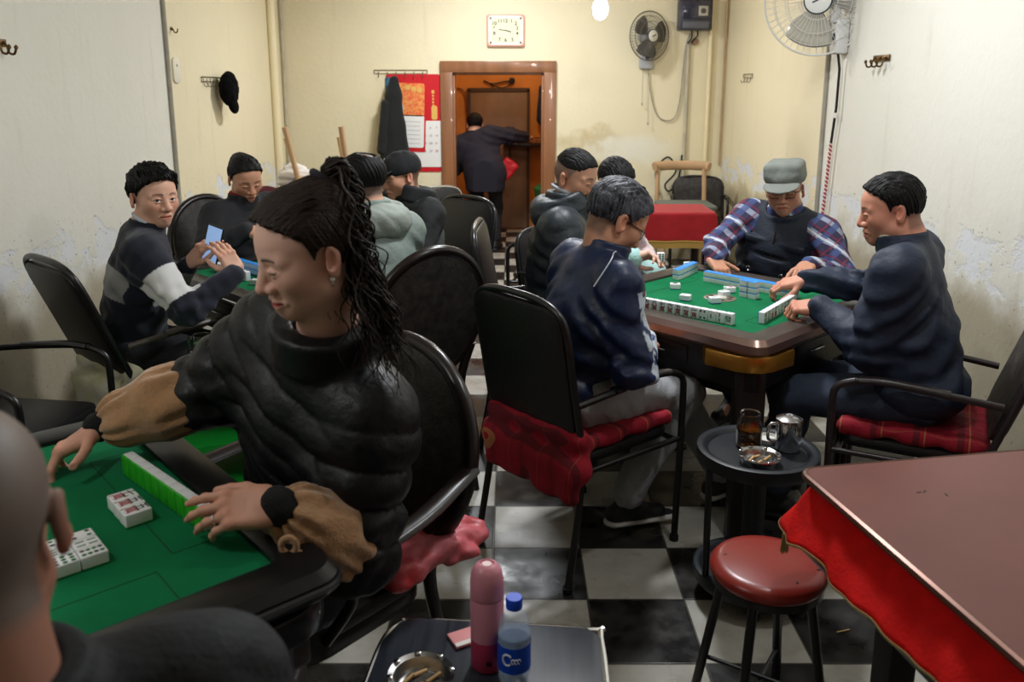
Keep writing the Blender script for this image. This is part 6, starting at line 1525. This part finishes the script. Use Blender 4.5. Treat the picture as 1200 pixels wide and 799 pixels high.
# 6 person in the doorway
s = Sk((-.27, 8.48, .77), (-.375, 8.62, 1.255), 84, 95, 12, 0, rh=(.16, 8.86, 1.12), lh=(-.50, 8.80, .85), scale=.88, rf=(-.17, 8.50, .08), lf=(-.38, 8.50, .08), rpole=(.5, -.2, .1))
r, off = person('person seen from behind in a dark coat reaching beyond the doorway', s, dict(skin=SKIN2, size=.95), {1: dict(dir=(.6, .7, -.1), back=(0, 0, 1)), -1: dict(dir=(0, 1, -.3), back=(-1, 0, 0))},
    jacket=mk_top(mat('dark_purple_coat', (30, 27, 38), .9, bump=.2, bscale=160), .045, wr=(.006, 20), h=.008, seed=17, extra=lambda F, s: F.u(caps(s.pel + A(0, 0, .05), s.pel - A(0, 0, .12), .185, .20), .08), name='coat'), trousers=mk_trousers(m_trous_dark), shoes=shoes_black,
    hair=dict(t=.012, side=.008, amp=.003, nape=-.09, seed=12))

# 7 man in the black hooded puffer
s = Sk((.19, 3.78, .575), (.280, 3.76, 1.215), -4, -32, 14, 0, rh=(.47, 3.70, .68), lh=(.48, 3.86, .68), rf=(.6, 3.6, .09), lf=(.6, 3.9, .09))
r, off = person('man with faded short hair in a black hooded puffer jacket, looking down to the right', s, dict(skin=(202, 150, 124), eyes='down', scalp=((86, 78, 75), .68, -.004), haircol=(20, 18, 18), beard=.15, jaw=1.05, size=1.02), {1: dict(dir=(.7, .6, -.2), back=(0, 0, 1)), -1: dict(dir=(.7, -.6, -.2), back=(0, 0, 1))},
    jacket=mk_top(mat('slate_nylon', (30, 37, 43), .5, bump=.3, bscale=40), .042, quilt=(.010, .10), wr=(.006, 24), seed=18, hood=1.05, collar=(.080, .045, .024), armg=.036, name='hooded_puffer'), trousers=mk_trousers(m_trous_dark), shoes=shoes_black,
    hair=dict(t=.015, side=.000, amp=.002, sidez=.052, hl=.002, seed=13))
b = MB(); b.tube([s.neck + s.B @ A(.066 * math.cos(a) + .012, .064 * math.sin(a), .085 + .020 * math.cos(a) * -1) for a in [2 * math.pi * i / 24 for i in range(24)]], .009, n=8, closed=True); part_mb(b, 'inner_collar', mat('pale_grey_knit', (172, 176, 184), .9), r, off)

# 8 person in pink
s = Sk((.42, 4.36, .56), (.515, 4.22, 1.145), -48, -60, 28, 0, rh=(.545, 3.795, .845), lh=None, scale=.95, rf=(.6, 4.1, .09), lf=(.75, 4.2, .09))
m_mint = mat('mint_fleece', (164, 204, 200), .95, sheen=.5, bump=.5, bscale=90)
r, off = person('person in a pale pink coat with mint cuffs behind the man in the bomber jacket', s, dict(skin=SKINP, eyes='down', size=.97), {1: dict(dir=(.93, .15, .12), back=(-.25, .55, .75), pose='pinch', thumb='pinch', size=.95, fcurl=[(.45, .6, .4), (.5, .65, .4), (.7, .7, .4), (.9, .8, .4)]), -1: dict(dir=(.4, -.8, -.2), back=(0, 0, 1))},
    jacket=mk_top(mat('pale_pink_fleece', (212, 190, 190), .95, sheen=.5, bump=.4, bscale=90), .034, wr=(.007, 22), seed=19, cuffs=(.030, m_mint, .10), collar=(.074, .036, .020), name='coat'), trousers=mk_trousers(m_trous_dark), shoes=shoes_black,
    hair=dict(t=.018, side=.010, amp=.003, nape=-.08, seed=14))
tile('blue backed white tile held up in the fingers of the pink coated person', ((.685, 3.80), 0, .825), 0, 0, 0, 'stand', -90, 'd8', 'blue', tilt=ry(8))

# 9 man in the bomber jacket and grey trousers
s = Sk((.150, 2.77, .585), (.350, 2.83, 1.170), 24, 20, 32, 2, nd=.125, nf=.075, hipf=.07, leg=1.12, rh=(.47, 2.84, .735), lh=(.46, 3.05, .70), rf=(.43, 2.88, .10), lf=(.83, 3.10, .10), rpole=(-.1, -.8, -.7), lk=(.6, .5, 1.), rk=(.7, .3, 1.))
def bomber_col(s):
    nav = np.array(srgb(22, 36, 68)[:3]); pal = [np.array(srgb(*c)[:3]) for c in ((28, 46, 92), (190, 202, 214), (60, 110, 170), (176, 84, 46), (30, 40, 60))]
    w = [wrinkle(1., k, 30 + i) for i, k in enumerate((70, 95, 60))]
    def f(V):
        c = np.tile(nav, (len(V), 1)); X, Y, Z = V[:, 0], V[:, 1], V[:, 2]
        L = (V - s.chest) @ s.B; ab = s.el[1] - s.sh[1]; tt = np.clip(((V - s.sh[1]) @ ab) / (ab @ ab), .0, 1); Q_ = V - s.sh[1] - tt[:, None] * ab; front = (np.linalg.norm(Q_, axis=1) < .12) & (Q_ @ s.fw > .014) & (tt > .12) | (L[:, 0] > .075) & (np.abs(L[:, 1]) < .125) & (L[:, 2] < .16)
        dw = np.linalg.norm(V - s.wr[1], axis=1); m = front | (dw < .14)
        v = w[0](X, Y, Z) + w[1](X, Y, Z) * .7; u_ = w[2](X, Y, Z)
        c[m] = pal[0]; c[m & (v > .62)] = pal[1]; c[m & (v < -.25)] = pal[2]; c[m & (np.abs(v) < .16) & (u_ > .05)] = pal[3]; c[m & (u_ < -.5)] = pal[0]
        return c
    return f
shoes9 = mk_shoes(m_shoe, shoe_cols((30, 32, 34), (206, 204, 200), .030), {1: A(.95, .25, 0), -1: A(.8, .5, 0)})
r, off = person('man with glasses in a navy bomber jacket with floral panels and light grey trousers', s, dict(skin=(192, 140, 112), eyes='down', size=1.10, scalp=((50, 46, 46), .6, 0)), {1: dict(dir=(.4, .85, -.2), back=(.6, -.3, .7)), -1: dict(dir=(.5, -.8, -.2), back=(.6, .3, .7))},
    jacket=mk_top(mat('navy_satin', rough=.42, attr=True, spec=.5, bump=.15, bscale=70), .024, wr=(.008, 20), seed=20, colfn=bomber_col, collar=(.066, .030, .016), name='bomber_jacket', h=.006),
    trousers=mk_trousers(mat('light_grey_denim', (158, 160, 164), .85, bump=.3, bscale=160, var=.12, vscale=14), .020, wr=(.010, 22), seed=7, h=.006), shoes=shoes9,
    hair=dict(t=.019, side=.008, amp=.004, tousle=.003, seed=15, nape=-.05, mat=mat('hair_greying', (16, 16, 19), .42, spec=.4, bump=.4, bscale=240, var=.9, vscale=70, col2=(84, 86, 96), stretch=(1, 1, .3))))
glasses(s, r, off)
p = s.sh[1]; polyline_part('piping', curve([s.neck + s.B @ A(.0, -.085, -.01) + s.up * .045, p + s.up * .085 - s.fw * .03 + s.lf_ * .05, p + s.up * .062 - s.fw * .066, p - s.up * .03 - s.fw * .095], 6), .0022, mat('white_piping', (206, 212, 222), .6), kid(r, 'bomber_jacket'), off)
for a in (1, -1):
    b = MB(); b.tube([s.an[a] + A(0, 0, .0), s.an[a] + nrm(s.kn[a] - s.an[a]) * .10], .043, n=14); part_mb(b, 'sock', mat('grey_sock', (120, 116, 112), .9), r, off)

# 10 man in the grey cap
s = Sk((1.33, 4.20, .575), (1.318, 4.050, 1.125), 228, 244, 5, 4, nd=.165, rh=(.925, 3.79, .845), lh=(1.33, 3.70, .835), cyaw=238, rpole=(-.6, .2, -.6), lpole=(.8, .2, -.5), rf=(1.1, 3.95, .09), lf=(1.3, 3.85, .09), shoulders=1.08)
m_plaid = plaid_mat('plaid_shirt', (44, 40, 66), [((.70, .30, .65), .085, .1, .34, (150, 156, 176), .75), ((-.65, .25, .72), .085, .3, .34, (58, 74, 120), .8), ((.70, .30, .65), .085, .62, .10, (110, 30, 48), .7), ((-.65, .25, .72), .085, .82, .10, (120, 36, 56), .6), ((.70, .30, .65), .17, .5, .06, (210, 212, 216), .7)])
r, off = person('man in a grey cap and glasses with a navy vest over a plaid shirt', s, dict(skin=(188, 136, 110), eyes='down', beard=.35, scalp=((40, 36, 36), .8, 0), jaw=1.05), {1: dict(dir=(.30, -.72, -.50), back=(.15, -.45, .85), pose='reach', thumb='out', spread=.08), -1: dict(dir=(-.5, -.8, -.2), back=(0, 0, 1), pose='relaxed')},
    jacket=mk_top(m_plaid, .024, wr=(.007, 24), seed=22, collar=(.066, .030, .014), name='plaid_shirt', armg=.026), trousers=mk_trousers(m_trous_dark), shoes=shoes_black)
m_vest = mat('navy_vest', (26, 33, 47), .7, bump=.25, bscale=120)
def vest_extra(F, s):
    for q in (1, -1):
        F.u(rbox(s.chest + s.B @ A(.120, q * .085, .02), (.028, .055, .05), .012, s.B), .006); F.u(rbox(s.chest + s.B @ A(.128, q * .085, .06), (.028, .060, .018), .008, s.B), .004)
        F.u(rbox(s.chest + s.B @ A(.130, q * .095, -.16), (.030, .065, .065), .014, s.B), .006)
    for i in range(3): F.sub(caps(s.chest + s.B @ A(.165, -.16, .11 - .115 * i), s.chest + s.B @ A(.165, .16, .11 - .115 * i), .010), .012)
for nm, F, m, cf in mk_top(m_vest, .048, sleeves=False, collar=(.090, .006, .012), wr=(.004, 26), seed=23, extra=vest_extra, name='vest')(s):
    part_sdf(nm, F, m, r, off)
polyline_part('zip', [s.chest + s.B @ A(.150 + .012 * math.sin((.14 - z) * 6), 0, z) for z in [.13 - .045 * i for i in range(10)]], .004, M_BRASSDARK, kid(r, 'vest'), off)
for q in (.07, -.09): polyline_part('vest_ring', [s.chest + s.B @ A(.180, q + .010 * math.cos(a), -.085 + .012 * math.sin(a)) for a in [i * .5 for i in range(13)]], .0026, M_CHROME, kid(r, 'vest'), off)
glasses(s, r, off); cap(s, r, off, mat('grey_green_cap', (118, 122, 116), .85, bump=.3, bscale=220, var=.12, vscale=20), 'army', 1.05)

# 11 man in the plain navy jacket at the right
s = Sk((1.42, 2.78, .590), (1.300, 2.855, 1.200), 150, 163, 12, 0, nd=.112, nf=.075, rh=(1.165, 3.265, .865), lh=(1.105, 2.935, .840), cyaw=146, rpole=(.3, .6, -.7), lpole=(.2, -.6, -.75), lf=(1.0, 2.95, .10), rf=(1.1, 3.2, .10), shoulders=1.05)
m_nj = mat('navy_jacket', (24, 36, 58), .62, bump=.22, bscale=55)
r, off = person('man in a plain navy jacket seen from the side, hands on the right table', s, dict(skin=(204, 142, 118), eyes='down', beard=.12, haircol=(22, 20, 20), scalp=((46, 40, 40), .6, 0), jaw=1.10, wide=1.03, neckw=1.2), {1: dict(dir=(-.78, .30, -.30), back=(.1, -.25, .9), pose='hook', thumb='rest'), -1: dict(dir=(-.90, .30, -.15), back=(-.1, -.30, .9), pose='fist', thumb='under', fcurl=[(.9, 1.2, .8), (.95, 1.2, .8), (1.0, 1.2, .8), (1.05, 1.2, .8)])},
    jacket=mk_top(m_nj, .030, wr=(.008, 20), seed=25, big=1.15, collar=(.072, .024, .014), name='jacket'), trousers=mk_trousers(mat('blue_grey_denim', (48, 58, 76), .85, bump=.2, bscale=200), .016), shoes=shoes_black,
    hair=dict(t=.013, side=.006, amp=.0025, tousle=.002, seed=17, nape=-.085, hl=.018))
b = MB(); nx = nrm(s.head - A(0, 0, .06) - s.neck); NB = basis(s.fw, nx); b.tube([s.neck + nx * .056 + NB @ A(.064 * math.cos(a) + .008, .064 * math.sin(a), 0) for a in [2 * math.pi * i / 28 for i in range(28)]], .0055, n=8, closed=True, flat=1.5); part_mb(b, 'shirt_collar', mat('cream_shirt', (198, 190, 170), .8), r, off)

# 12 man nearest the camera, seen from behind
s = Sk((-.46, .60, .56), (-.487, .665, 1.225), 128, 122, 6, 0, rh=(-.66, .93, .74), lh=(-.85, .75, .74), rf=(-.6, .95, .09), lf=(-.8, .85, .09), shoulders=1.12)
r, off = person('man nearest the camera with a shaved grey head and dark jacket, seen from behind', s, dict(skin=(160, 112, 94), scalp=((104, 99, 94), .85, .0), neckw=1.12, wide=1.02), {1: dict(dir=(-.7, .6, -.2), back=(0, 0, 1)), -1: dict(dir=(-.7, .6, -.2), back=(0, 0, 1))},
    jacket=mk_top(mat('blue_black_cloth', (14, 17, 25), .75, bump=.2, bscale=120), .032, wr=(.009, 20), seed=27, collar=(.078, .016, .014), h=.006), trousers=mk_trousers(m_trous_dark), shoes=shoes_black)
